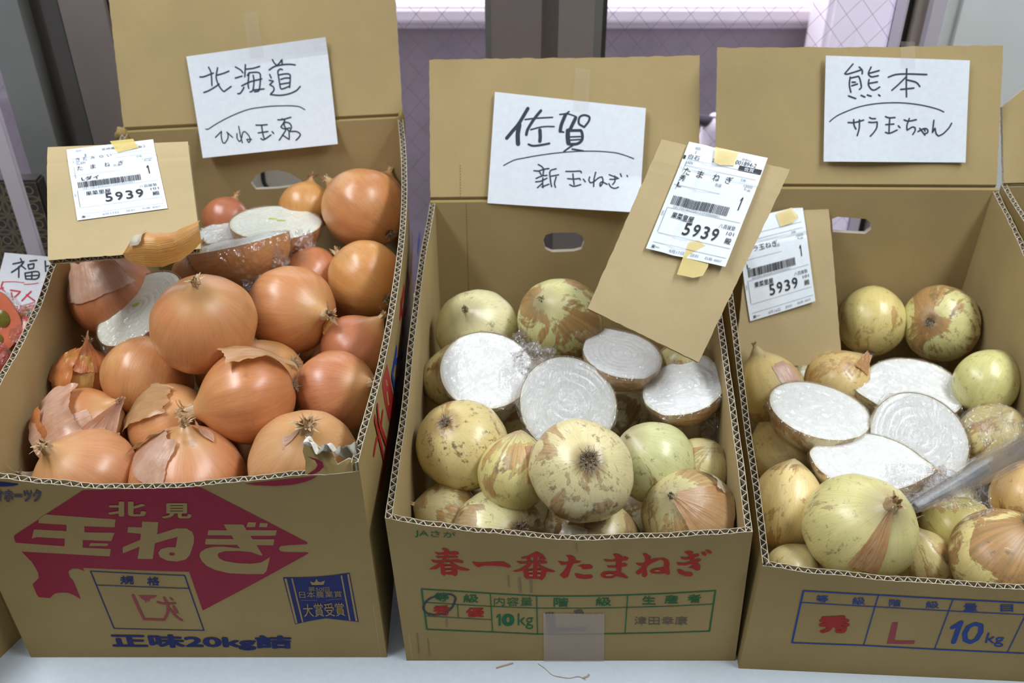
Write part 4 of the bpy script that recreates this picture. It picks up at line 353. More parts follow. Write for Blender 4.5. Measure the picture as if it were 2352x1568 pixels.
AX={'L1': [0.13,-0.308,0.943],'L2': [0.781,-0.565,0.266],'L3': [-0.658,0.733,0.17],'L4': [-0.71,0.638,0.298],'L4b': [0.331,0.775,0.538],'L5': [0.105,0.796,0.597],'L6': [0.218,0.856,0.469],'L7': [-0.808,0.588,-0.038],'L8': [0.652,0.346,0.675],'L9': [0.777,-0.378,0.504],'L10': [-0.937,-0.343,-0.062],'L10b': [-0.799,0.073,-0.597],'L11': [0.251,0.802,0.542],'L12': [0.761,-0.186,0.622],'L13': [-0.333,-0.224,0.916],'L14': [0.101,0.073,0.992],'L15': [0.161,-0.274,0.948],'L16': [0.768,0.042,0.639],'L17': [-0.31,0.203,0.929],'L18': [0.206,0.274,0.939],'L19': [-0.426,-0.162,0.89],'L20': [0.228,0.238,0.944],'M1': [-0.203,-0.502,0.841],'M2': [-0.405,-0.463,0.788],'M3': [-0.11,0.653,0.75],'M4': [0.332,0.252,-0.909],'M5': [0.125,0.476,0.87],'M6': [-0.081,0.575,-0.814],'M7': [-0.62,-0.042,0.783],'M8': [-0.464,-0.3,0.834],'M9': [-0.928,0.007,0.372],'M10': [-0.508,0.506,-0.697],'M11': [-0.56,0.583,-0.589],'M12': [0.228,0.238,0.944],'M13': [0.329,-0.014,0.944],'M14': [0.0,-0.254,0.967],'R1': [0.213,0.82,0.531],'R2': [0.622,0.644,-0.446],'R3': [0.527,0.567,0.633],'R4': [-0.331,0.495,0.803],'R5': [0.621,0.357,0.697],'R6': [0.227,0.675,0.702],'R7': [-0.518,0.643,0.564],'R8': [0.181,-0.388,0.904],'R9': [0.551,0.561,0.617],'R10': [-0.293,-0.02,-0.956],'R11': [0.106,0.475,0.873],'R12': [0.155,0.931,-0.33],'R13': [-0.372,0.34,0.864],'R14': [0.108,-0.102,0.989]}
HN={'LH1': [[-0.399,-0.205,0.894],[0.768,-0.202,0.607]],'LH2': [[-0.2,0.343,0.918],[0.978,0.073,0.195]],'LH3': [[0.05,0.101,0.994],[1.0,0.0,0.0]],'LH4': [[-0.101,0.073,0.992],[1.0,0.0,0.0]],'MH1': [[0.0,-0.363,0.932],[1.0,0.0,0.0]],'MH2': [[0.121,-0.699,0.705],[1.0,0.0,0.0]],'MH3': [[0.08,0.006,0.997],[-0.41,0.911,0.035]],'MH4': [[-0.248,-0.005,0.969],[0.539,0.839,0.075]],'RH1': [[0.08,0.034,0.996],[1.0,0.0,0.0]],'RH2': [[0.0,-0.13,0.992],[-0.999,-0.028,-0.041]],'RH3': [[0.06,-0.611,0.789],[1.0,0.0,0.0]],'RH4': [[-0.061,0.051,0.997],[0.948,-0.306,-0.091]]}
UNDER={'L': [[-0.4034,0.3932,0.1434,0.0397],[-0.2931,0.4647,0.1575,0.0403],[-0.2525,0.254,0.1206,0.0431],[-0.3365,0.3146,0.1258,0.0413],[-0.3818,0.4781,0.1243,0.043],[-0.3486,0.2177,0.1201,0.0404],[-0.2042,0.316,0.1337,0.037],[-0.2048,0.4577,0.1213,0.0379],[-0.4103,0.2966,0.1478,0.0375],[-0.279,0.1692,0.1186,0.0374],[-0.2457,0.3801,0.1329,0.0378]],'M': [[-0.0304,0.3991,0.1,0.0398],[0.0298,0.2322,0.0995,0.0425],[0.0657,0.1062,0.0619,0.038],[-0.0387,0.3126,0.0556,0.0415],[0.1228,0.241,0.1055,0.0415],[0.0465,0.3102,0.0587,0.0384],[0.1286,0.354,0.0703,0.0429],[0.1425,0.162,0.053,0.0379],[-0.0341,0.1706,0.076,0.0381],[0.0572,0.3935,0.0561,0.0407]],'R': [[0.4905,0.1749,0.0417,0.0377],[0.4405,0.3527,0.0561,0.0415],[0.3617,0.2595,0.0471,0.0431],[0.3353,0.1502,0.0445,0.0405],[0.3719,0.3922,0.0491,0.04],[0.5025,0.282,0.041,0.037],[0.3047,0.3489,0.0446,0.0406],[0.4184,0.2024,0.0441,0.0373]]}
PEEL=[[[-0.3729,0.1932,0.3587],[-0.3618,0.1968,0.3728],[-0.3473,0.1997,0.3769],[-0.3327,0.1994,0.3765],[-0.3199,0.2053,0.3762],[-0.3089,0.2128,0.3783],[-0.3017,0.2199,0.3797]],[[-0.3712,0.1908,0.3553],[-0.3618,0.1836,0.3537],[-0.3475,0.1776,0.3538],[-0.3322,0.1772,0.3531],[-0.3182,0.1843,0.3547],[-0.3073,0.1936,0.3594],[-0.2993,0.2037,0.3652]]]
# ---------------------------------------------------------------- the room
def struct(name, mb, mat, parent=None, smooth=False):
    o = mb.build(name, mat, parent, smooth)
    if parent is None: o['kind'] = 'structure'
    return o
def sbox(name, *b, mat, parent=None):
    mb = MB(); mb.box(*b); return struct(name, mb, mat, parent)
YW = .72
sbox('floor', -3, 3, -3.2, YW, -.76, -.72, mat=M['floor'])
sbox('ceiling', -3.05, 3.05, -3.25, YW + .1, 2.0, 2.04, mat=M['ceil'])
sbox('wall_left', -3.05, -3, -3.2, YW, -.72, 2.0, mat=M['wall_shop']); sbox('wall_right', 3, 3.05, -3.2, YW, -.72, 2.0, mat=M['wall_shop'])
sbox('wall_front', -3.05, 3.05, -3.25, -3.2, -.72, 2.0, mat=M['wall_shop'])
mb = MB(); mb.box(.601, 3.05, YW - .015, YW + .12, -.72, 2.0); mb.box(-3.05, -1.75, YW, YW + .12, -.72, 2.0); mb.box(-1.75, .601, YW, YW + .12, 1.55, 2.0)
struct('wall_back', mb, M['wallpaper'])
def window(name, x0, x1, stiles, phase):
    r = empty(name); r['kind'] = 'structure'
    for nm, a, b, y0, y1, mt in stiles:
        q = MB(); q.box(a, b, y0, y1, -.72, 1.55); q.build(nm, M[mt], r)
    q = MB(); q.box(x0, x1, YW + .035, YW + .04, -.70, 1.53); q.build('pane', M['glass'], r)
    q = MB(); H = 2.25; s = .036 * 1.0
    z0, z1 = -.7, 1.53
    for sg in (1, -1):                          # the wires cast in the glass, crossing in diamonds
        k = 0
        off = x0 - (H if sg > 0 else 0)
        while off < x1 + (0 if sg > 0 else H):
            # x = off + sg*(z-z0)*.86
            a0, a1 = z0, z1
            g = .86 * sg
            if g > 0: a0 = max(z0, z0 + (x0 - off) / g); a1 = min(z1, z0 + (x1 - off) / g)
            else: a0 = max(z0, z0 + (x1 - off) / g); a1 = min(z1, z0 + (x0 - off) / g)
            if a1 - a0 > .01:
                p0 = Vector((off + g * (a0 - z0), YW + .0335, a0)); p1 = Vector((off + g * (a1 - z0), YW + .0335, a1))
                d = (p1 - p0).normalized(); sd = Vector((d.z, 0, -d.x)) * .00025
                q.add([p0 - sd, p1 - sd, p1 + sd, p0 + sd], [(0, 1, 2, 3)])
            off += s
    m = q.build('wire_mesh', M['wire'], r); m['kind'] = 'stuff'
    return r
window('window_1', -1.7, -.709, [('stile', -.709, -.659, YW - .012, YW + .05, 'alu_grey'), ('gasket', -.659, -.640, YW + .02, YW + .05, 'alu_shade'), ('stile', -.640, -.617, YW + .012, YW + .05, 'alu_shade'), ('gasket', -.617, -.606, YW + .03, YW + .05, 'alu_dark'), ('jamb', -.606, -.545, YW - .01, YW + .06, 'alu_mid'), ('gasket', -.545, -.538, YW + .0, YW + .06, 'alu_dark')], 0)
window('window_2', -.538, -.037, [('stile', -.037, -.028, YW + .012, YW + .05, 'alu_grey'), ('stile', -.028, .040, YW - .005, YW + .06, 'alu_brown'), ('stile', .040, .063, YW + .004, YW + .06, 'alu_brown'), ('stile', .063, .111, YW - .012, YW + .06, 'alu_mid'), ('gasket', .111, .123, YW + .002, YW + .05, 'alu_grey'), ('gasket', .123, .131, YW + .022, YW + .05, 'alu_dark')], .01)
window('window_3', .131, .531, [('gasket', .531, .534, YW + .0, YW + .05, 'lilac'), ('stile', .534, .545, YW + .01, YW + .05, 'alu_dark'), ('stile', .545, .559, YW - .004, YW + .06, 'alu_tan')], .02)
sbox('trim_1', .559, .577, YW - .02, YW + .06, -.72, 1.6, mat=M['lilac']); sbox('trim_2', .577, .601, YW - .006, YW + .1, -.72, 1.6, mat=M['wallpaper'])
# ---------------------------------------------------------------- outside
sbox('ground_outside', -6, 6, YW + .15, 8, -.80, -.76, mat=M['asphalt'])
r = empty('low_wall', (0, 1.63, -.76)); tag(r, 'mauve low wall outside behind the window, topped by a pale ledge', 'wall')
def child_box(name, par, x0, x1, y0, y1, z0, z1, mat, bev=0.):
    mb = MB(); o = par.location; mb.box(x0 - o.x, x1 - o.x, y0 - o.y, y1 - o.y, z0 - o.z, z1 - o.z); ob = mb.build(name, M[mat], par)
    if bev:
        bm = bmesh.new(); bm.from_mesh(ob.data); bmesh.ops.bevel(bm, geom=bm.edges[:], offset=bev, segments=3, affect='EDGES'); bm.to_mesh(ob.data); bm.free()
    return ob
child_box('wall_body', r, -4, 4, 1.63, 1.85, -.76, .135, 'lowwall'); child_box('ledge_shade_lip', r, -4, 4, 1.615, 1.87, .133, .147, 'lip_shade'); child_box('ledge', r, -4, 4, 1.60, 1.90, .147, .184, 'ledge', .008)  # lip strip carries the shade below the ledge in its colour
for a, b in ((-4, -2.2), (-2.2, -.2)): pass
r = empty('pillar', (.78, 1.50, -.76)); tag(r, 'pale pink pillar outside the window behind the right cardboard flap', 'pillar')
child_box('shaft', r, .655, .855, 1.44, 1.58, -.70, 1.9, 'pillar', .012); child_box('plinth', r, .64, .87, 1.425, 1.595, -.76, -.68, 'ledge', .006)
r = empty('fence_post', (.60, 1.76, .184)); tag(r, 'short pale post standing on the outdoor ledge beside the pink pillar', 'post')
child_box('post', r, .590, .632, 1.735, 1.775, .19, .95, 'pillar', .004); child_box('foot_plate', r, .586, .636, 1.73, 1.78, .184, .191, 'alu_dark', .001)
# a parked scooter seen through the slit between the two right-hand flaps
r = empty('scooter', (.41, 1.16, -.76)); tag(r, 'parked scooter in the slit between the two right flaps, red and white, out of focus', 'scooter')
def lathe(prof, n=20, cx=0, cy=0, axis='z'):
    mb = MB(); k = len(prof)
    for rr, z in prof:
        for q in range(n):
            a = 2 * pi * q / n; p = (cx + rr * cos(a), cy + rr * sin(a), z)
            mb.v.append(p if axis == 'z' else (z, p[0], p[1]))
    for i in range(k - 1):
        for q in range(n): mb.f.append((i * n + q, i * n + (q + 1) % n, (i + 1) * n + (q + 1) % n, (i + 1) * n + q)); mb.m.append(0)
    mb.f.append(tuple(range(n))[::-1]); mb.f.append(tuple((k - 1) * n + q for q in range(n))); mb.m += [0, 0]; return mb
def body(name, secs, mat, par):                # lofted rounded sections: (z, x0, x1, y0, y1)
    mb = MB(); n = 16
    for z, x0, x1, y0, y1 in secs:
        for q in range(n):
            a = 2 * pi * q / n; c, s_ = cos(a), sin(a); sg = lambda t: math.copysign(abs(t) ** .6, t)
            mb.v.append(((x0 + x1) / 2 + (x1 - x0) / 2 * sg(c), (y0 + y1) / 2 + (y1 - y0) / 2 * sg(s_), z))
    for i in range(len(secs) - 1):
        for q in range(n): mb.f.append((i * n + q, i * n + (q + 1) % n, (i + 1) * n + (q + 1) % n, (i + 1) * n + q)); mb.m.append(0)
    mb.f.append(tuple(range(n))[::-1]); mb.f.append(tuple((len(secs) - 1) * n + q for q in range(n))); mb.m += [0, 0]
    return mb.build(name, M[mat], par, True)
body('leg_shield', [(.55, -.05, .10, -.02, .05), (.75, -.06, .12, -.03, .04), (.845, -.045, .10, -.03, .04), (.865, -.03, .08, -.02, .03)], 'pillar', r)
body('headlamp_cowl', [(.73, -.055, .09, -.08, -.02), (.77, -.062, .10, -.10, -.02), (.80, -.05, .09, -.08, -.02)], 'sdark', r)
body('reflector', [(.70, -.03, .07, -.10, -.05), (.72, -.036, .08, -.11, -.05), (.735, -.03, .07, -.10, -.05)], 'sred', r)
body('front_mudguard', [(.28, -.03, .07, -.18, .10), (.60, -.04, .08, -.15, .06), (.69, -.025, .06, -.11, .0)], 'swhite', r)
body('seat', [(.50, -.08, .12, .10, .33), (.60, -.10, .14, .09, .35), (.64, -.08, .12, .11, .33)], 'sdark', r)
body('footboard', [(.26, -.10, .14, -.02, .33), (.34, -.11, .15, -.02, .36)], 'pillar', r)
for yy in (-.10, .26):
    lm = lathe([(.07, -.03), (.12, -.035), (.15, -.02), (.15, .02), (.12, .035), (.07, .03)], 24, yy, .15, 'x'); lm.v = [(x + .02, y, z) for x, y, z in lm.v]; lm.build('wheel', M['sdark'], r, True)
mb = MB(); mb.tube([(-.10, -.05, .89), (-.06, .0, .86), (.02, .0, .85), (.10, .0, .86), (.15, -.05, .89)], .011, 8); mb.build('handlebar', M['sdark'], r, True)
# ---------------------------------------------------------------- the table
r = empty('table', (0, .2, -.72)); tag(r, 'white table top under the row of onion boxes', 'table')
child_box('table_top', r, -1.7, 1.7, -.30, .70, -.030, 0., 'table', .004)
for x in (-1.6, 1.6):
    for y in (-.22, .62): child_box('leg', r, x - .02, x + .02, y - .02, y + .02, -.72, -.030, 'metal', .003)
for y in (-.22, .62): child_box('rail', r, -1.58, 1.58, y - .012, y + .012, -.075, -.030, 'metal')
# ---------------------------------------------------------------- cardboard boxes
TH = .0064
def panel(name, S, vtop, par, nu=64, nv=6, pitch=.0088, flutes=True, hole=None, seed=0, rag=.0005, deep=.05, orig=None, mats=None, flip=False, wavy=.0):
    """double-wall sheet: outer liner, inner liner, fluting that shows along the cut rim"""
    rnd = random.Random(seed); nz = [rnd.uniform(-1, 1) for _ in range(nu + 1)]; nz2 = [rnd.uniform(-1, 1) for _ in range(nu + 1)]
    vt = lambda u, z: lerp_list(vtop, u) + rag / S.h * z[min(nu, int(u * nu + .5))]
    mb = MB()
    if hole is None:
        for a, b, z, mi in ((0., -.0006, nz, 0), (-TH + .0006, -TH, nz2, 1)):
            k = len(mb.v); w_ = nu + 1
            for o in (a, b):
                for j in range(nv + 1):
                    for i in range(nu + 1): mb.v.append(tuple(S.P(i / nu, vt(i / nu, z) * j / nv, o)))
            n1 = w_ * (nv + 1)
            for j in range(nv):
                for i in range(nu):
                    q = k + j * w_ + i; mb.f += [(q, q + 1, q + w_ + 1, q + w_), (q + n1, q + n1 + w_, q + n1 + w_ + 1, q + n1 + 1)]; mb.m += [mi, mi]
            for i in range(nu):
                q = k + nv * w_ + i; mb.f.append((q, q + 1, q + 1 + n1, q + n1)); mb.m.append(2)
                q = k + i; mb.f.append((q, q + n1, q + 1 + n1, q + 1)); mb.m.append(mi)
            for j in range(nv):
                for i in (0, nu):
                    q = k + j * w_ + i; mb.f.append((q, q + w_, q + w_ + n1, q + n1)); mb.m.append(mi)
    else:                                        # a plate with a hand hole
        for z in (0., -TH):
            outer = [Vector((i / nu, 0, 0)) for i in range(nu + 1)] + [Vector((i / nu, vt(i / nu, [0] * (nu + 1)), 0)) for i in range(nu, -1, -1)]
            hv = [Vector((x, y, 0)) for x, y in hole]; allv = outer + hv; k = len(mb.v)
            mb.v += [tuple(S.P(p.x, p.y, z)) for p in allv]
            for t in tessellate_polygon([outer, hv]): mb.f.append(tuple(k + i for i in t)); mb.m.append(0 if z == 0 else 1)
            k0, k1 = k, k + len(outer)
        na = len(outer) + len(hv)
        for i in range(len(hv)):
            j = (i + 1) % len(hv); mb.f.append((k1 + i, k1 + j, k1 + j - na, k1 + i - na)); mb.m.append(2)
        for i in range(len(outer)):
            j = (i + 1) % len(outer); mb.f.append((i, j, j + na, i + na)); mb.m.append(0)
    o = mb.build(name, mats or [M['card'], M['card_in'], M['torn']], par)
    bm = bmesh.new(); bm.from_mesh(o.data); bmesh.ops.recalc_face_normals(bm, faces=bm.faces[:]); bm.to_mesh(o.data); bm.free()
    if flutes:
        mb = MB(); L = S.w; n = max(4, int(L / pitch)) * 8; jit = [rnd.uniform(-.15, .15) for _ in range(n // 8 + 2)]
        def F(a, b):
            ph = 2 * pi * a * (n / 8); k = int(a * n / 8 - .25); off = -TH / 2 + (TH / 2 - .0007) * sin(ph) * (1 - .2 * abs(jit[max(0, k) % len(jit)]))
            sk = .18 * cos(ph) / n * 8 * sin(a * 40 + seed)
            u = min(1, max(0, a + sk * .5)); t = vt(u, nz); return S.P(u, t - (1 - b) * deep / S.h - .0006 / S.h, off)
        mb.grid(F, n, 2)
        ribbon(mb, [F(i / n, 1.) + Vector((0, 0, .0002)) for i in range(n + 1)], .00075, (S.c[3] - S.c[0]).normalized(), 1, False)
        mb.build('fluting', [M['flute'], M['torn']], o)
    return o
def prints(items, S, par, cuts, tag_name):
    pick = {'card': M['card'], 'red': M['red'], 'blue': M['blue'], 'green': M['green'], 'stamp': M['stamp'], 'ink': M['ink'], 'grey': M['grey'], 'scuff': M['scuff']}
    if tag_name == 'L': pick['blue'] = M['navy']
    else: pick['red'] = M['red2']
    base = .00035; nm = {'card': 'knockout_lettering'}
    for it in items:
        if it[0] == 't':
            _, s, bold, c, q = it; lay = .0003 if c == 'card' else .0
            if s == 'オホーツク': lay = {.085: .0, .045: .00015, .005: .0003}[bold]; bold = {.085: .075, .045: .04, .005: .0}[bold]
            text_on('printed_lettering', s, bold, q, S, base + lay + .0001, pick[c], par, cuts)
        elif it[0] == 'p': poly_on('printed_shape' if it[1] != 'card' else 'unprinted_shape', pairs(it[3]), S, base + .00015 * it[2], pick[it[1]], par, cuts)
        else:
            _, wd, c, f = it; wd *= 3.8 if tag_name == 'Ls' else 1; pp = [Vector((a, b, 0)) for a, b in pairs(f)]; P2 = []
            straight = c in ('green', 'blue') and tag_name != 'Ls' or c == 'card'
            if straight:
                for a, b in zip(pp, pp[1:]):
                    m = max(1, int(abs(b.x - a.x) * 24)); P2 += [a.lerp(b, i / m) for i in range(m)]
                P2.append(pp[-1])
            else: P2 = smooth_pts(pp, 5)
            mb = MB()
            if straight and len(pp) > 2:
                for a, b in zip(pp, pp[1:]):
                    m = max(1, int(abs(b.x - a.x) * 24)); ribbon(mb, [S.P(*a.lerp(b, i / m).xy, base + .0001) for i in range(m + 1)], wd / 1000, S.n)
            else: ribbon(mb, [S.P(p.x, p.y, base + .0002) for p in P2], wd / 1000, S.n)
            mb.build('printed_line' if straight else 'printed_stroke', pick[c], par)
def flap_plate(name, S, par, seed):
    mb = MB(); rnd = random.Random(seed); nu, nv = 48, 44
    S.curl = lambda u, v: .0022 * sin(u * 5 + seed) * v
    rg = [rnd.uniform(-.0006, .0006) for _ in range(99)]
    def Q(z):
        def f(u, v):
            vv = v; e = rg[int(u * nu)] / S.h if v > .99 else 0
            uu = u + (rg[int(v * nv) + 20] * .6 / S.w if u in (0., 1.) else 0)
            return S.P(uu, vv + e, z - (.004 if v < .02 else 0))
        return f
    mb.grid(Q(0), nu, nv, 0); a = len(mb.v); mb.grid(Q(-.0045), nu, nv, 0)
    w_ = nu + 1
    for i in range(nu):
        for j in (0, nv): q = j * w_ + i; mb.f.append((q, q + 1, q + 1 + a, q + a)); mb.m.append(1)
    for j in range(nv):
        for i in (0, nu): q = j * w_ + i; mb.f.append((q, q + w_, q + w_ + a, q + a)); mb.m.append(1)
    o = mb.build(name, [M['card_in'], M['torn']], par); bm = bmesh.new(); bm.from_mesh(o.data); bmesh.ops.recalc_face_normals(bm, faces=bm.faces[:]); bm.to_mesh(o.data); bm.free(); return o
BLAB = {'L': 'largest onion box, red diamond emblem on its front, heaped with brown onions', 'M': 'middle onion box with red brush lettering and a green table on its front', 'R': 'onion box with a blue printed table on its front, half filled with pale onions'}
SURF = {}
for bi, (k, (c, bow, side)) in enumerate(BOXES.items()):
    FLb, FRb, BRb, BLb, fl, fr, br, bl = c
    r = tag(empty('cardboard_box', (0, 0, 0)), BLAB[k], 'box', 'cardboard onion boxes')
    S = {'front': Surf(FLb, FRb, fr, fl, bow), 'right': Surf(FRb, BRb, br, fr, side), 'back': Surf(BRb, BLb, bl, br), 'left': Surf(BLb, FLb, fl, bl)}
    for s_, q in S.items(): SURF[k + s_] = q
    for s_ in ('left', 'right', 'front'):
        o = panel(s_ + '_panel' if s_ == 'front' else 'side_panel', S[s_], RIM[k + s_], r, seed=bi * 7 + len(s_), nu=96 if s_ == 'front' else 64)
        key = k + s_
        if key in PRINT: prints(PRINT[key], S[s_], o, 32 if s_ == 'front' else (24 if k == 'L' else 0), k if s_ == 'front' else 'Ls')
    panel('back_panel', S['back'], [(0, 1), (1, 1)], r, flutes=False, hole=HOLES[k], rag=0, nu=16)
    F = Surf(*FLAPS[k]); SURF[k + 'flap'] = F; flap_plate('back_flap', F, r, bi)
    mb = MB(); mb.add([(FLb[0] + .004, FLb[1] + .004, .003), (FRb[0] - .004, FRb[1] + .004, .003), (BRb[0] - .004, BRb[1] - .004, .003), (BLb[0] + .004, BLb[1] - .004, .003)], [(0, 1, 2, 3)])
    mb.add([(FLb[0] + .004, FLb[1] + .004, .0005), (FRb[0] - .004, FRb[1] + .004, .0005), (BRb[0] - .004, BRb[1] - .004, .0005), (BLb[0] + .004, BLb[1] - .004, .0005)], [(3, 2, 1, 0)])
    mb.build('bottom_panel', M['card_in'], r)
    BOXES[k] = r
# details of the boxes: torn corners, perforation, tape
def crumple(name, c, size, seed, mat, par, sub=4, amp=.45, fr=9., rot=None, flat_z=1.):
    bm = bmesh.new(); bmesh.ops.create_icosphere(bm, subdivisions=sub, radius=1.)
    for v in bm.verts:
        d = v.co.copy(); n1 = noise.noise(d * 1.7 + Vector((seed, 0, 0))); n2 = noise.noise(d * 4.1 + Vector((0, seed, 0))); n3 = abs(noise.noise(d * fr + Vector((0, 0, seed))))
        v.co = d * (1 + amp * (n1 + .6 * n2 - .7 * n3))
    me = bpy.data.meshes.new(name)
    mx = Matrix.Translation(Vector(c)) @ (rot or Matrix.Identity(4)) @ Matrix.Diagonal((*size, 1)); bm.transform(mx); bm.to_mesh(me); bm.free(); return link(name, me, mat, par, True)
SL = SURF['Lfront']
mb = MB()                                        # the torn and folded right end of the front rim
tp = [(.868, .955), (.872, 1.0), (.866, 1.03), (.873, 1.072), (.893, 1.055), (.912, 1.03), (.935, 1.02), (.948, .985), (.975, 1.0), (.998, .99), (1., .955)]
off = lambda u, v: .0006 + .012 * max(0, v - .965) / .08
n = len(tp)
for z in (0., -.0012): mb.v += [tuple(SL.P(u, v, z - off(u, v))) for u, v in tp]
for t in tessellate_polygon([[Vector((u, v, 0)) for u, v in tp]]): mb.f += [tuple(t), tuple(i + n for i in reversed(t))]; mb.m += [0, 1]
for i in range(n): mb.f.append((i, (i + 1) % n, (i + 1) % n + n, i + n)); mb.m.append(2)
to = mb.build('torn_liner', [M['card'], M['torn'], M['torn']], BOXES['L'])
mb = MB()
def tornrim(u, v):
    a = .873 + (.997 - .873) * u; base = 1.072 - .085 * u ** .8 + .012 * sin(u * 17) + .006 * sin(u * 41)
    return SL.P(a, base + (v - .5) * (.05 + .075 * u * u) - .01 * u, -.012 - .004 * sin(u * 23 + v * 5) + .012 * v * (1 - u) - .008 * (1 - v))
mb.grid(tornrim, 40, 8); mb.build('torn_edge', M['torn_pale'], to, True)
poly_on('printed_crescent', [(.874, .962), (.885, .958), (.905, .972), (.917, .99), (.916, 1.012), (.902, 1.028), (.882, 1.041), (.899, 1.02), (.903, 1.0), (.896, .983)], Surf(*SL.c, bow=SL.bow), .0035 - .004, M['red'], to, 32)
crumple('torn_corner', (-.1425, .576, .333), (.005, .009, .018), 3, M['card'], BOXES['L'], 3, .3); crumple('torn_corner', (-.502, .566, .322), (.009, .007, .010), 5, M['card'], BOXES['L'], 3, .3)
# dashed tear line pressed into the middle box, and its packing tape
S = SURF['Mback']; mb = MB()
for i in range(46):
    v = .99 - i * .0118; mb.add([S.P(.866 + a, v + b, -TH - .0003) for a, b in ((-.0015, 0), (.0015, 0), (.0015, -.006), (-.0015, -.006))], [(0, 1, 2, 3)])
S2 = SURF['Mflap']
for i in range(12): v = .02 + i * .02; mb.add([S2.P(.112 + a, v + b, .0004) for a, b in ((-.0014, 0), (.0014, 0), (.0014, .009), (-.0014, .009))], [(0, 1, 2, 3)])
mb.build('tear_perforation', M['scuff'], BOXES['M'])['kind'] = 'stuff'
S = SURF['Mfront']; mb = MB(); a0, a1 = .4205, .598
top = [(a0 + (a1 - a0) * i / 40, .386 + (.007 if i % 2 else -.003)) for i in range(41)]
poly_on('packing_tape', top + [(a1 + .003, .0), (a0 - .002, .0)], S, .0011, M['ptape'], BOXES['M'], 32)
# ---------------------------------------------------------------- handwritten paper signs taped to the flaps
def sheet(name, S, nu, nv, mat, par, th=.0003, ragfun=None):
    mb = MB(); mb.grid(lambda u, v: S.P(u, v, 0), nu, nv); a = len(mb.v); mb.grid(lambda u, v: S.P(u, v, -th), nu, nv); w_ = nu + 1
    for i in range(nu):
        for j in (0, nv): q = j * w_ + i; mb.f.append((q, q + 1, q + 1 + a, q + a)); mb.m.append(0)
    for j in range(nv):
        for i in (0, nu): q = j * w_ + i; mb.f.append((q, q + w_, q + w_ + a, q + a)); mb.m.append(0)
    o = mb.build(name, mat, par, False); bm = bmesh.new(); bm.from_mesh(o.data); bmesh.ops.recalc_face_normals(bm, faces=bm.faces[:])
    bm.to_mesh(o.data); bm.free(); return o
SLAB = {'L': 'white handwritten sign on the tallest flap, three big characters above a curved line', 'M': 'white sign tilted clockwise on the middle flap, in thick chisel-marker strokes',
        'R': 'white handwritten sign on the right-hand flap, two big characters above six small ones', 'T': 'small blurred white sign behind the tomatoes, black and red characters'}
CURL = {'L': lambda u, v: .004 + .004 * (1 - v) ** 2 + .005 * max(0, v - .85) * u * 6, 'M': lambda u, v: .0065 + .010 * max(0, 1 - v * 3) * u ** 3 + .004 * u * (1 - v),
        'R': lambda u, v: .0035 + .003 * (1 - v) * (1 + sin(u * 6)) + .003 * v * v, 'T': lambda u, v: .002 + .01 * (v - .5) ** 2}
for k, q in SIGNS.items():
    S = Surf(q[3], q[2], q[1], q[0]); S.curl = CURL[k]
    r = tag(empty('paper_sign'), SLAB[k], 'sign', 'handwritten signs'); sheet('paper', S, 48, 32, M['paper'], r)
    for kk, mt in ((k, 'felt'), (k + 'r', 'feltred')):
        if kk not in STROKES: continue
        mb = MB()
        for wd, f in STROKES[kk]:
            P2 = smooth_pts([Vector((a, b, 0)) for a, b in pairs(f)], 5); ribbon(mb, [S.P(p.x, p.y, .0003) for p in P2], wd / 1000, S.n)
        mb.build('handwriting', M[mt], r)
    if k in 'LMR':
        u0 = {'L': .45, 'M': .52, 'R': .52}[k]; mb = MB(); ext = {'L': .32, 'M': .30, 'R': .16}[k]
        mb.grid(lambda a, b: S.P(u0 + a * .10, .90 + b * (.10 + ext), .0006 - .0034 * max(0, (b - .35)) / .65 * (1 if b > .35 else 0) + .0003), 4, 12); mb.build('clear_tape_strip', M['ctape'], r)
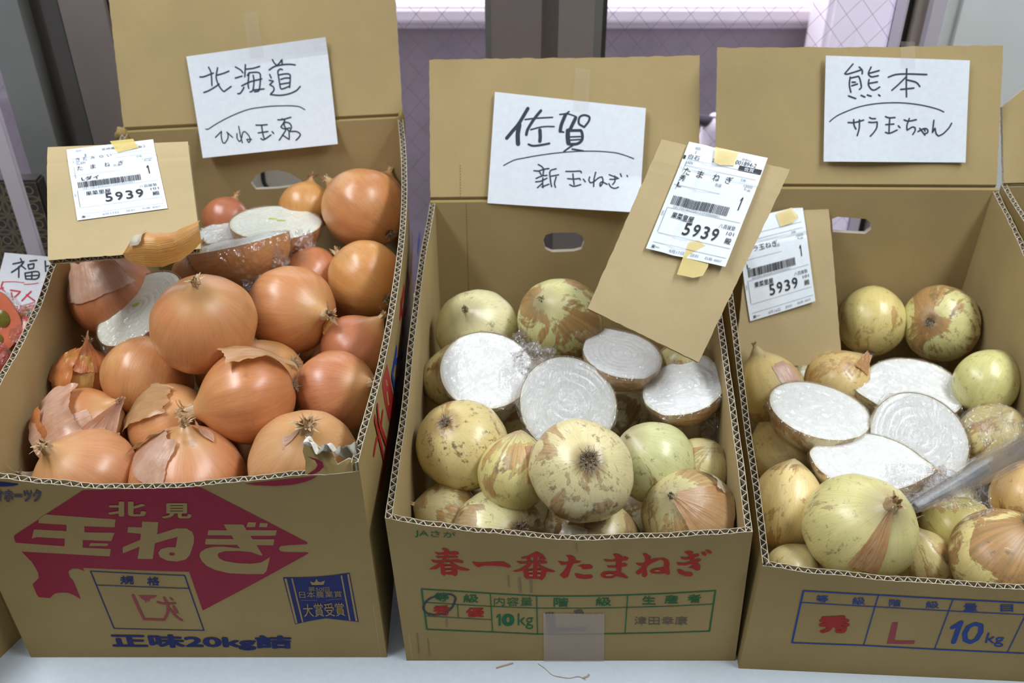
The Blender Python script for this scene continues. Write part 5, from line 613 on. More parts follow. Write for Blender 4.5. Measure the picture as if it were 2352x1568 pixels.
# ---------------------------------------------------------------- cardboard price tags
class OnSheet:                                  # a slip lying on another sheet, following its creases
    def __init__(s, S, q):
        s.S, s.q = S, [Vector((*p, 0)) for p in q]; s.n = S.n; s.w = (S.P(*q[1]) - S.P(*q[0])).length; s.h = (S.P(*q[3]) - S.P(*q[0])).length; s.curl = lambda u, v: 0.
    def P(s, u, v, off=0.):
        TL, TR, BR, BL = s.q; p = (TL * (1 - u) + TR * u) * v + (BL * (1 - u) + BR * u) * (1 - v); return s.S.P(p.x, p.y, off + s.curl(u, v))
def label_text(S, L, q, key):
    """printed slip; a,b run 0..1 from its upper left corner"""
    par = L
    def T(s, x0, y0, x1, y1, bold=0., mat='print', nm='label_text'): return text_on(nm, s, bold, (x0, 1 - y0, x1, 1 - y0, x1, 1 - y1, x0, 1 - y1), q, .0008, M[mat], par)
    def Rr(*rs, mat='print', nm='label_rule'):
        mb = MB()
        for x0, y0, x1, y1 in rs: mb.add([q.P(x0, 1 - y1, .0007), q.P(x1, 1 - y1, .0007), q.P(x1, 1 - y0, .0007), q.P(x0, 1 - y0, .0007)], [(0, 1, 2, 3)])
        return mb.build(nm, M[mat], par)
    T('1', .12, .075, .135, .105) if key != 'L' else T('2', .19, .115, .22, .155)
    T('個数', .10, .035, .17, .062, 0, 'printgrey'); T('原票No', .70, .05, .82, .075, 0, 'printgrey')
    T({'L': '001471-2', 'M': '001894-2', 'R': '004273-1'}[key], .64, .08, .90, .118, .0, 'printgrey' if key != 'M' else 'print')
    Rr((.05, .165, .95, .168), (.05, .225, .95, .228), (.02, .41, .60, .413), (.05, .615, .97, .618), (.06, .845, .97, .848), (.05, .62, .056, .84), (.05, .93, .97, .933), (.055, .19, .06, .45), mat='printgrey')
    if key == 'M':
        Rr((.70, .125, .985, .17), nm='label_bar'); Rr((-.0, .135, .03, .17), nm='label_bar'); T('佐賀', .77, .13, .89, .165, .0, 'paper2'); T('白石', .06, .115, .20, .16); T('JAN', .055, .178, .14, .22, 0, 'printgrey')
        T('31-388', .40, .065, .55, .095, 0, 'printgrey'); T('宮崎優梨', .36, .10, .58, .14)
        for s, x, y in zip('たまねぎ', (.07, .24, .44, .60), (.275, .275, .275, .275)): T(s, x, y - .03, x + .085, y + .035)
        T('秀', .055, .315, .125, .37, .01); T('L', .06, .385, .115, .425, .01)
    if key == 'L':
        T('宮崎優梨', .40, .055, .60, .09); T('北海道', .72, .09, .86, .12)
        for s, x in zip('きたみらい', (.09, .17, .26, .36, .45)): T(s, x, .165, x + .05, .205)
        T('SCAN', .09, .22, .19, .265, 0, 'printgrey')
        for s, x in zip('たまねぎ', (.09, .24, .40, .56)): T(s, x, .285, x + .065, .345)
        T('Lダイ', .12, .44, .32, .495, .02)
    if key == 'R':
        T('熊本', .68, .125, .80, .155); T('サラ玉ねぎ', .08, .285, .55, .345); T('L', .065, .455, .11, .50, .01)
    T('DB', .78, .24, .84, .262, 0, 'printgrey'); T('10000', .84, .285, .95, .31, 0, 'printgrey'); T('kg', .86, .315, .94, .34, 0, 'printgrey'); T('数量', .50, .325, .58, .355, 0, 'printgrey')
    T('1', .855, .40, .905, .515, .03)
    rnd = random.Random(5); x = .07; bars = []
    while x < .77:
        wd = rnd.choice((.005, .005, .008, .012)); bars.append((x, .505, x + wd, .585)); x += wd + rnd.choice((.005, .006, .009))
    Rr(*bars, nm='barcode'); T('0417001894200125939000051', .12, .592, .70, .61, 0, 'printgrey')
    T('果菜里屋', .14, .645, .42, .70, .012); [T(ch, xx, .705, xx + .082, .815, .012) for ch, xx in zip('5939', (.345, .46, .575, .69))]; T('八百屋塾', .74, .655, .94, .692, 0); T('101', .86, .71, .95, .74, 0); T('殿', .87, .765, .95, .815, .01)
    T('買受人', .012, .65, .040, .70, 0, 'printgrey'); T('東一', .05, .955, .15, .985, .01); T('4月17日' if key != 'R' else '4月16日', .28, .955, .46, .985, 0, 'printgrey'); T('20:01', .54, .955, .64, .98, 0, 'printgrey'); T('右帳 4007', .72, .952, .93, .978, 0, 'printgrey')
TLAB = {'L': 'cardboard tag lying over the left rear corner of the brown onion box, square white label', 'M': 'cardboard tag leaning askew on the rim between the middle and right boxes, long white label', 'R': 'cardboard tag standing inside the right box, partly behind the leaning tag'}
for k, q in TAGS.items():
    r = tag(empty('price_tag'), TLAB[k], 'tag', 'cardboard price tags'); S = Surf(q[3], q[2], q[1], q[0]); S2 = S
    cr = {'L': (.83, .10), 'M': (.845, .16), 'R': (.815, .10)}[k]
    crv = lambda v: -(max(0, v - cr[0]) * S.h * cr[1]) - .0012 * exp(-((v - cr[0]) / .012) ** 2)
    S.curl = lambda u, v, f=crv: f(v)
    if k == 'L':
        Sf = Surf(q[1], q[0], q[3], q[2]); Sf.curl = lambda u, v, f=crv: f(1 - v)
        panel('tag_card', Sf, [(0, .995), (1, 1.0)], r, nu=40, nv=24, mats=[M['card_tag'], M['card_tag'], M['torn']], seed=4, deep=.03)
    else:
        mb = MB(); nu, nv = 24, 30; rnd = random.Random(3); rg = [rnd.uniform(-.003, .003) for _ in range(40)]
        def Q(z): return lambda u, v: S.P(u + (rg[int(v * nv)] if u in (0., 1.) else 0), v + (rg[int(u * nu)] * .5 if v in (0., 1.) else 0), z)
        mb.grid(Q(0), nu, nv); a = len(mb.v); mb.grid(Q(-.0042), nu, nv); w_ = nu + 1
        for i in range(nu):
            for j in (0, nv): e = j * w_ + i; mb.f.append((e, e + 1, e + 1 + a, e + a)); mb.m.append(1)
        for j in range(nv):
            for i in (0, nu): e = j * w_ + i; mb.f.append((e, e + w_, e + w_ + a, e + a)); mb.m.append(1)
        o = mb.build('tag_card', [M['card_tag'], M['card']], r); bm = bmesh.new(); bm.from_mesh(o.data); bmesh.ops.recalc_face_normals(bm, faces=bm.faces[:]); bm.to_mesh(o.data); bm.free()
    lu = LABELS[k]; LS = OnSheet(S, lu)
    lift = {'L': lambda u, v: .0012, 'M': lambda u, v: .0035 + .003 * abs(v - .45) - .002 * exp(-((u - .35) / .09) ** 2) + .004 * u * (1 - v), 'R': lambda u, v: .0022 + .003 * (1 - v) * u}[k]
    LS.curl = lift
    L = sheet('label', LS, 48, 48, M['paper2'], r, .0002)
    label_text(S, L, LS, k)
    for t in TAPES[k]:
        o = poly_on('yellow_tape', t, S, .0068 if k == 'M' else (.0026 if k == 'L' else .0046), M['ytape'], r)
# ---------------------------------------------------------------- onions
def basis(axis, tw=0.): return rot_to(axis, tw).to_3x3()
class Onion:
    def __init__(s, R, h, seed, neck=.22, nw=.17, lop=.04):
        rnd = random.Random(seed); s.R, s.h, s.neck, s.nw = R, h, neck, nw
        s.p = [rnd.uniform(0, 6.28) for _ in range(6)]; s.a = [lop * rnd.uniform(.4, 1.) for _ in range(3)]; s.sd = seed
    def pt(s, lam, th, up=0.):                   # th 0 = root pole, pi = neck
        st = sin(th); ct = -cos(th); rr = s.R * (abs(st) ** .93) * (1 - .05 * max(0, ct)) * (1 + s.a[0] * cos(lam + s.p[0]) * st + s.a[1] * cos(2 * lam + s.p[1]) * st + .012 * cos(5 * lam + s.p[2]) * st + .006 * cos(13 * lam + s.p[3]) * st)
        z = s.R * s.h * ct * (1 + s.a[2] * .5 * cos(lam + s.p[4])); rho = abs(st)
        if ct > 0: z += s.R * s.neck * exp(-(rho / s.nw) ** 2) + s.R * .10 * exp(-(rho / .42) ** 2)
        else: z += s.R * .045 * exp(-(rho / .13) ** 2) - s.R * .04 * exp(-(rho / .4) ** 2)
        d = Vector((rr * cos(lam), rr * sin(lam), z))
        nn = noise.noise(d * 28 + Vector((s.sd * 3.1, 0, 0))) * .012 * s.R / .045
        return d * (1 + nn * .45 + up / s.R)
def mer_attr(lam, th): return (cos(lam), sin(lam), -cos(th))
def onion_mesh(O, mat, name, par, nl=72, nt=44):
    mb = MB(); at = []
    for j in range(nt + 1):
        th = pi * min(.9995, max(.0005, j / nt))
        for i in range(nl): lam = 2 * pi * i / nl; mb.v.append(tuple(O.pt(lam, th))); at.append(mer_attr(lam, th))
    for j in range(nt):
        for i in range(nl): mb.f.append((j * nl + i, j * nl + (i + 1) % nl, (j + 1) * nl + (i + 1) % nl, (j + 1) * nl + i)); mb.m.append(0)
    mb.f.append(tuple(range(nl))[::-1]); mb.f.append(tuple(nt * nl + i for i in range(nl))); mb.m += [0, 0]
    return mb.build(name, mat, par, True, attrs={'mer': ('FLOAT_VECTOR', at)})
def peel(O, par, l0, l1, t0, t1, mat, lift=.0012, flare=.006, seed=0, side=0, name='loose_skin'):
    """a torn flap of papery skin over part of the bulb; one edge stands off"""
    rnd = random.Random(seed); mb = MB(); at = []; nu, nv = 28, 18; je = [rnd.uniform(-1, 1) for _ in range(99)]
    for j in range(nv + 1):
        for i in range(nu + 1):
            a, b = i / nu, j / nv
            ea = .06 * noise.noise(Vector((b * 3 + seed, 1.3, 0))) + .015 * je[j]; eb = .07 * noise.noise(Vector((a * 4, seed, 7.))) + .015 * je[40 + i]
            aa = a + ea * (abs(a - .5) * 2) ** 4; bb = b + eb * (abs(b - .5) * 2) ** 4
            edge = {0: b, 1: 1 - b, 2: a, 3: 1 - a, 4: max(abs(a - .5), abs(b - .5)) * 2}[side]
            up = lift + flare * edge ** 3 * (1 + .5 * noise.noise(Vector((a * 5, b * 5, seed)))) + .0006 * noise.noise(Vector((a * 14, b * 6, seed + 3)))
            lam, th = l0 + (l1 - l0) * aa, t0 + (t1 - t0) * bb
            mb.v.append(tuple(O.pt(lam, min(pi * .995, max(.02, th)), up))); at.append(mer_attr(lam, th))
    for j in range(nv):
        for i in range(nu): q = j * (nu + 1) + i; mb.f.append((q, q + 1, q + nu + 2, q + nu + 1)); mb.m.append(0)
    return mb.build(name, M[mat], par, True, attrs={'mer': ('FLOAT_VECTOR', at)})
def dry_stem(O, par, size, seed, mat='stem', n=9, name='dry_stem'):
    rnd = random.Random(seed); top = O.pt(0, pi * .9995).z; mb = MB(); at = []; r0 = O.R * O.nw * .55 * size
    mb.grid(lambda u, v: (r0 * (1.25 - .55 * v + .2 * sin(u * 6.28 * 3 + seed) * v) * cos(u * 6.28), r0 * (1.25 - .55 * v + .2 * sin(u * 6.28 * 4 + seed)) * sin(u * 6.28), top - O.R * O.neck * .9 + (O.R * O.neck * .9 + .0045 * size) * v + .002 * sin(u * 31 + seed) * v), 22, 5, wrap=True)
    for i in range(n):
        a = rnd.uniform(0, 6.28); ln = rnd.uniform(.004, .010) * size; out = rnd.uniform(.15, 1.1); w0 = rnd.uniform(.0012, .003) * size; tw = rnd.uniform(-1.5, 1.5); b0 = Vector((cos(a), sin(a), 0)) * r0 * rnd.uniform(.1, .9)
        def strip(u, v, a=a, ln=ln, out=out, w0=w0, tw=tw, b0=b0):
            d = Vector((cos(a), sin(a), 0)); p = b0 + d * ln * out * v * v + Vector((0, 0, top + ln * v * (1 - .45 * out * v)))
            sdv = Vector((-sin(a + tw * v), cos(a + tw * v), .3 * sin(v * 4))); return p + sdv * w0 * (u - .5) * (1 - .75 * v) * 2
        mb.grid(strip, 3, 7)
    return mb.build(name, M[mat], par, True, attrs={'mer': ('FLOAT_VECTOR', [(v[0] * 60, v[1] * 60, v[2] * 20) for v in mb.v])})
def root_tuft(O, par, seed, n=46, ln=.007, disc=.085, mat='root'):
    rnd = random.Random(seed); mb = MB(); rt = O.pt(0, .0005).z; r0 = O.R * disc
    mb.grid(lambda u, v: (r0 * 1.15 * v * cos(u * 6.28), r0 * 1.15 * v * sin(u * 6.28), rt - .0016 + .0014 * v * v + .0006 * sin(u * 25) * v), 20, 4, 1, True)
    for i in range(n):
        a = rnd.uniform(0, 6.28); q = r0 * sqrt(rnd.random()); L_ = ln * rnd.uniform(.4, 1.2); sp = rnd.uniform(.2, 1.3); b = a + rnd.uniform(-1, 1)
        pts = [(q * cos(a) + L_ * sp * t * cos(b) + .001 * sin(t * 6 + i), q * sin(a) + L_ * sp * t * sin(b), rt - .001 - L_ * t * (1.1 - .7 * t * sp * .7)) for t in (0, .33, .66, 1)]
        mb.tube(pts, lambda t: .00042 * (1 - .6 * t), 4)
    return mb.build('root_tuft', [M[mat], M['rootdark']], par, False)
exec_order = []
def peel_at(O, r, axis, tw, spec, seed):
    rt, up, to, dl, dt, mat, lift, flare, side = spec; d = basis(axis, tw).transposed() @ (Vector((1, 0, 0)) * rt + UPS * up + AISLE * to).normalized()
    lam = atan2(d.y, d.x); th = math.acos(max(-1, min(1, -d.z))); peel(O, r, lam - dl, lam + dl, th - dt, th + dt, mat, lift, flare, seed, side)
def place(r, loc, axis, tw=0.):
    r.matrix_world = Matrix.Translation(Vector(loc)) @ rot_to(axis, tw)
BR_A, BR_B = (.61, .245, .09), (.65, .305, .115)
def brown_onion(key, label, seed, h=.86, a=BR_A, b=BR_B, stem=1., root=True, peels=(), tw=0., neck=.2, spots=.25, dark=1., group='brown onions', st_n=9):
    x, y, z, R = ONIONS[key]; r = tag(empty('onion'), label, 'onion', group); O = Onion(R * 1.0, h, seed, neck)
    onion_mesh(O, mat_brown('brown_onion_skin', a, b, seed, dark, spots), 'bulb', r)
    if stem: dry_stem(O, r, stem, seed, 'stem', st_n + 6)
    if root: root_tuft(O, r, seed)
    for i, p in enumerate(peels): peel_at(O, r, AX[key], tw, p, seed + i)
    place(r, (x, y, z), AX[key], tw); return r
FB, FG = (.78, .70, .42), (.64, .63, .29)
def fresh_onion(key, label, seed, h=.9, base=FB, green=FG, brown=.4, dirt=.5, stem=0., root=True, peels=(), tw=0., neck=.06, tan=(.46, .235, .075), gamt=.5, big_root=0, group='pale new onions', stmat='stem', lop=.04):
    x, y, z, R = ONIONS[key]; r = tag(empty('onion'), label, 'onion', group); O = Onion(R, h, seed, neck, lop=lop)
    onion_mesh(O, mat_fresh('new_onion_skin', base, green, seed, brown, dirt, tan, gamt), 'bulb', r)
    if stem: dry_stem(O, r, stem, seed, stmat)
    if root: root_tuft(O, r, seed, 120 if big_root else 50, .0075 if big_root else .006, .15 if big_root else .1)
    for i, p in enumerate(peels): peel_at(O, r, AX[key], tw, p, seed + i)
    place(r, (x, y, z), AX[key], tw); return r
# peel tuple: lam0, lam1, th0, th1, material, lift, flare, raised side
brown_onion('L1', 'big smooth brown onion in the middle of the left box, dry stem facing up', 1, .90, tw=.4)
brown_onion('L2', 'brown onion with its frayed dry neck pointing right, right of the biggest smooth one', 2, .90, stem=1.25, st_n=14, peels=((.85, -.25, .45, .5, .22, 'peel_gold', .001, .004, 1),), tw=.3)
brown_onion('L3', 'golden onion against the right wall, below the biggest rear corner onion', 3, .95, (0.622, 0.261, 0.0748), (0.706, 0.38, 0.128), tw=1.)
brown_onion('L4', 'big onion in the rear right corner of the left box, root at its lower right', 4, .96, (0.622, 0.261, 0.0941), (0.748, 0.41, 0.176), tw=2.)
brown_onion('L4b', 'dark reddish onion peeking out behind the big corner onion', 5, .9, (0.433, 0.162, 0.0701), (0.496, 0.211, 0.0796))
brown_onion('L5', 'small golden onion top at the rear of the left box, under the hand hole', 6, .9, (0.601, 0.271, 0.0796), (0.664, 0.331, 0.0991))
brown_onion('L6', 'reddish onion half behind a wrapped half, next to the cardboard tag', 7, .9, (0.496, 0.162, 0.0653), (0.433, 0.142, 0.0701), spots=.5)
brown_onion('L7', 'reddish onion squeezed between two cut wrapped halves and the right wall', 8, .9, (0.538, 0.191, 0.0796), (0.601, 0.251, 0.0991))
brown_onion('L8', 'reddish onion against the right wall with its stem towards the rim', 9, .92, (0.507, 0.177, 0.0796), (0.581, 0.231, 0.0941))
brown_onion('L9', 'reddish onion at the right wall with its dark tangled neck against the cardboard', 10, .88, (0.517, 0.182, 0.0796), (0.612, 0.261, 0.108), stem=1.2, st_n=16, dark=1.4, tw=1.5)
brown_onion('L10', 'shiny orange onion in the centre front, thin outer skin peeling off behind it', 11, .97, (0.591, 0.211, 0.0748), (0.664, 0.291, 0.108), stem=1.5, st_n=16, peels=((.25, .95, -.05, .75, .75, 'peel_tan', .003, .007, 4),), tw=-.6)
brown_onion('L10b', 'onion with white root hairs just behind the shiny orange centre onion', 12, .95, (0.622, 0.301, 0.108), (0.664, 0.351, 0.137), tw=1.)
brown_onion('L11', 'smooth orange onion left of centre, under the biggest smooth one', 13, .88, (0.601, 0.237, 0.0796), (0.674, 0.331, 0.128))
brown_onion('L12', 'onion with loose skin and a crumpled dry tuft, in front of the smooth orange one', 14, .94, (0.622, 0.281, 0.108), (0.664, 0.32, 0.128), stem=1.5, st_n=20, peels=((-.5, .5, .5, .55, .8, 'peel_tan', .0008, .004, 4), (.8, .2, .5, .6, .25, 'peel_gold', .002, .006, 1),), tw=.8)
brown_onion('L13', 'wide onion at the front left corner with a short stem', 15, .84, (0.601, 0.271, 0.118), (0.643, 0.311, 0.147), stem=1.2, tw=.7)
brown_onion('L14', 'wide onion at the middle of the front rim under a lifted skin flap', 16, .78, (0.581, 0.221, 0.089), (0.643, 0.291, 0.128), stem=.9, peels=((-.45, .55, .75, .75, .42, 'peel_pale', .0015, .005, 0), (-.55, .8, .3, .3, .4, 'peel_tan', .002, .006, 2), (.35, .8, .35, .4, .16, 'peel_pale', .002, .006, 0),), tw=.5, spots=.4)
brown_onion('L15', 'big tan onion at the front right, wrinkled stem above the torn cardboard corner', 17, .86, (0.601, 0.301, 0.118), (0.643, 0.351, 0.156), stem=1.35, st_n=22, spots=.6, peels=((.3, .3, .9, .22, .26, 'peel_white', .001, .003, 0), (-.02, .55, .8, .22, .2, 'peel_pale', .001, .004, 0),), tw=0.)
brown_onion('L16', 'onion in crinkled pale pink skin torn open over orange, at the left wall', 18, .9, (0.538, 0.211, 0.0701), (0.538, 0.231, 0.089), stem=.8, peels=((-.45, .35, .8, .8, .6, 'peel_pale', .0012, .008, 4), (.35, -.25, .9, .8, .55, 'peel_pale', .0015, .007, 2), (-.85, -.2, .5, .5, .6, 'peel_orange', .002, .007, 3), (.75, .3, .55, .5, .6, 'peel_pale', .0015, .006, 4),), tw=.4)
brown_onion('L17', 'reddish onion at the left wall under the cardboard tag, pale skin flap across it', 19, .96, (0.496, 0.171, 0.0653), (0.538, 0.211, 0.089), peels=((-.15, .3, .95, 1.0, .42, 'peel_pale', .0015, .008, 0),), tw=.2)
brown_onion('L18', 'small orange onion buried among torn skins at the left wall', 20, .9, (0.559, 0.202, 0.0605), (0.601, 0.261, 0.0796), peels=((-.4, .5, .75, .8, .6, 'peel_orange', .002, .010, 2), (.4, .7, .5, .7, .6, 'peel_orange', .002, .010, 3), (.1, .2, .97, .6, .5, 'peel_gold', .002, .008, 0),))
brown_onion('L19', 'sliver of an onion in the front left corner, whitish skin sticking up', 21, .9, peels=((-.2, .7, .6, .5, .6, 'peel_white', .002, .012, 0),))
brown_onion('L20', 'dark onion in the shade under the loose peel', 22, .9, (0.391, 0.182, 0.0701), (0.454, 0.231, 0.089))
TS = (.36, .165, .06)
fresh_onion('M1', 'green-topped onion at the rear left of the middle box', 31, .82, FB, (0.517, 0.562, 0.197), .12, .8, stem=.8, gamt=.9, tw=.3, stmat='stem_green', neck=.1)
fresh_onion('M2', 'pale green onion with torn brown skin bands at the rear of the middle box', 32, .95, (0.676, 0.631, 0.289), (0.585, 0.608, 0.22), .6, .4, stem=.7, gamt=.6, tan=(0.494, 0.243, 0.0777), stmat='stem_green', neck=.1)
fresh_onion('M3', 'onion against the left wall, half hidden by a white cut half', 33, .95, (0.608, 0.482, 0.22), FG, .2, .3, gamt=.3)
fresh_onion('M4', 'yellowish onion at the left wall, small dark root disc on top', 34, .92, (0.676, 0.539, 0.232), (0.608, 0.539, 0.209), .32, .9, tw=.8)
fresh_onion('M5', 'small two-tone onion left of the dark-rooted front one', 35, 1.0, (0.676, 0.585, 0.243), (0.642, 0.619, 0.209), .62, .4, gamt=.6, tan=(0.585, 0.334, 0.118), peels=((.6, .3, .7, .4, .5, 'peel_tan', .0006, .003, 2),), tw=.6)
fresh_onion('M6', 'biggest front onion of the middle box, dark hairy root facing the aisle', 36, .90, (0.745, 0.642, 0.346), (0.722, 0.676, 0.323), .46, .75, big_root=1, tan=(0.562, 0.346, 0.163), gamt=.4, tw=.9)
fresh_onion('M7', 'pale green onion right of the dark-rooted one, spiral scar on its shoulder', 37, .95, (0.631, 0.608, 0.311), (0.539, 0.574, 0.243), .24, .6, stem=.5, gamt=.8, stmat='stem_green', neck=.03)
fresh_onion('M8', 'onion at the front right corner in striped brown papery skin', 38, .90, (0.608, 0.528, 0.254), (0.539, 0.528, 0.232), .72, .7, stem=.7, tan=(0.539, 0.323, 0.129), peels=((.25, .25, .9, .8, .7, 'peel_tan', .0006, .002, 4), (.55, .75, .2, .4, .3, 'peel_white', .001, .005, 0),), stmat='root', neck=.05)
fresh_onion('M9', 'small onion in the front left corner, orange stripes on its right', 39, .9, (0.676, 0.585, 0.311), FG, .5, .5, stem=.7, tan=(0.642, 0.357, 0.106), gamt=.3)
fresh_onion('M10', 'flat mottled onion against the front rim, dark root at its right end', 40, .80, (0.676, 0.608, 0.323), FG, .55, .8, big_root=1, tan=(0.494, 0.311, 0.163), gamt=.35)
fresh_onion('M11', 'onion sunk at the front rim under the dark-rooted one, its own root facing right', 41, .92, (0.585, 0.471, 0.22), FG, .8, .8, big_root=1, tan=(0.403, 0.243, 0.106), gamt=.2, peels=((-.7, .1, .7, .4, .35, 'peel_white', .001, .008, 0),))
fresh_onion('M12', 'onion mostly hidden behind the lower corner of the leaning tag', 42, .95, (0.585, 0.494, 0.22), FG, .5, .5)
fresh_onion('M13', 'shaded onion deep at the right wall under the cling film tail', 43, .95, (0.562, 0.471, 0.22), FG, .5, .6)
fresh_onion('M14', 'brown-skinned onion behind the wrapped disc-like half', 44, .95, (0.494, 0.311, 0.118), FG, .9, .6, tan=(0.403, 0.22, 0.0834), gamt=.1)
fresh_onion('R1', 'round yellow onion at the back of the right box beside the upright tag', 51, 1.0, (0.722, 0.585, 0.232), (0.676, 0.631, 0.22), .28, .4, gamt=.5, tan=(0.642, 0.368, 0.118))
fresh_onion('R2', 'onion in the rear right corner, round brown patch beside its root', 52, 1.0, (0.676, 0.619, 0.289), (0.608, 0.608, 0.243), .62, .5, gamt=.7, tan=(0.494, 0.243, 0.0777), tw=.4)
fresh_onion('R3', 'green-yellow onion against the right wall of the right box', 53, 1.08, (0.66, 0.62, 0.27), (0.60, 0.60, 0.20), .22, .5, gamt=.9, tan=(0.528, 0.3, 0.118))
fresh_onion('R4', 'onion with a green sprout tip under the upright tag', 54, 1.1, (0.699, 0.517, 0.232), (0.608, 0.608, 0.163), .5, .3, stem=.6, gamt=.5, tan=(0.653, 0.403, 0.175), stmat='stem_green', neck=.25, peels=((.4, .3, .85, .35, .6, 'peel_pale', .0006, .002, 1),))
fresh_onion('R5', 'orange-skinned onion behind two white cut halves', 55, .88, (0.745, 0.539, 0.232), FG, .55, .3, tan=(0.722, 0.425, 0.163), gamt=.2, peels=((.5, .6, .6, .3, .3, 'peel_tan', .002, .008, 0),))
fresh_onion('R6', 'tall ivory onion with orange stripes at the left wall', 56, 1.15, (0.79, 0.608, 0.277), (0.722, 0.631, 0.243), .34, .3, gamt=.4, tan=(0.699, 0.403, 0.14), tw=.9)
fresh_onion('R7', 'smooth ivory onion behind the tall striped one', 57, .95, (0.767, 0.619, 0.3), (0.699, 0.608, 0.289), .1, .3, gamt=.3)
fresh_onion('R8', 'largest green onion at the front of the right box, stubby dry stem', 58, .93, (0.70, 0.62, 0.29), (0.62, 0.60, 0.22), .14, .5, stem=1.25, gamt=.85, neck=.12, peels=((-.05, -.05, 1, .28, .62, 'peel_tan', .0006, .001, 4),), tw=.25, stmat='stem')
fresh_onion('R9', 'cream onion low in the front left corner of the right box', 59, .95, (0.767, 0.642, 0.311), (0.722, 0.631, 0.289), .08, .3, gamt=.3)
fresh_onion('R10', 'wide onion at the front rim with dark burnt-looking brown patches', 60, .88, (0.745, 0.608, 0.266), (0.699, 0.631, 0.243), .72, .7, big_root=1, gamt=.4, tan=(0.448, 0.214, 0.072), tw=1.2)
fresh_onion('R11', 'smooth orange-tan onion below the clear plastic roll', 61, 1.0, (0.745, 0.494, 0.209), (0.767, 0.562, 0.243), .2, .3, gamt=.3, tan=(0.676, 0.38, 0.152))
fresh_onion('R12', 'greenish onion with a hairy root, behind the burnt-looking one', 62, .95, (0.653, 0.551, 0.186), (0.585, 0.539, 0.152), .35, .4, gamt=.8, big_root=1, tan=(0.699, 0.391, 0.129))
fresh_onion('R13', 'narrow onion with frayed tip between the largest green one and the burnt one', 63, 1.15, (0.745, 0.608, 0.266), FG, .5, .3, stem=1.2, gamt=.5, tan=(0.676, 0.38, 0.129), neck=.3, stmat='peel_white')
R14 = fresh_onion('R14', 'onion wrapped in cling film beside the sparkling white half', 64, .9, (0.699, 0.585, 0.266), (0.653, 0.585, 0.243), .5, .4, gamt=.4, tan=(0.585, 0.323, 0.129))
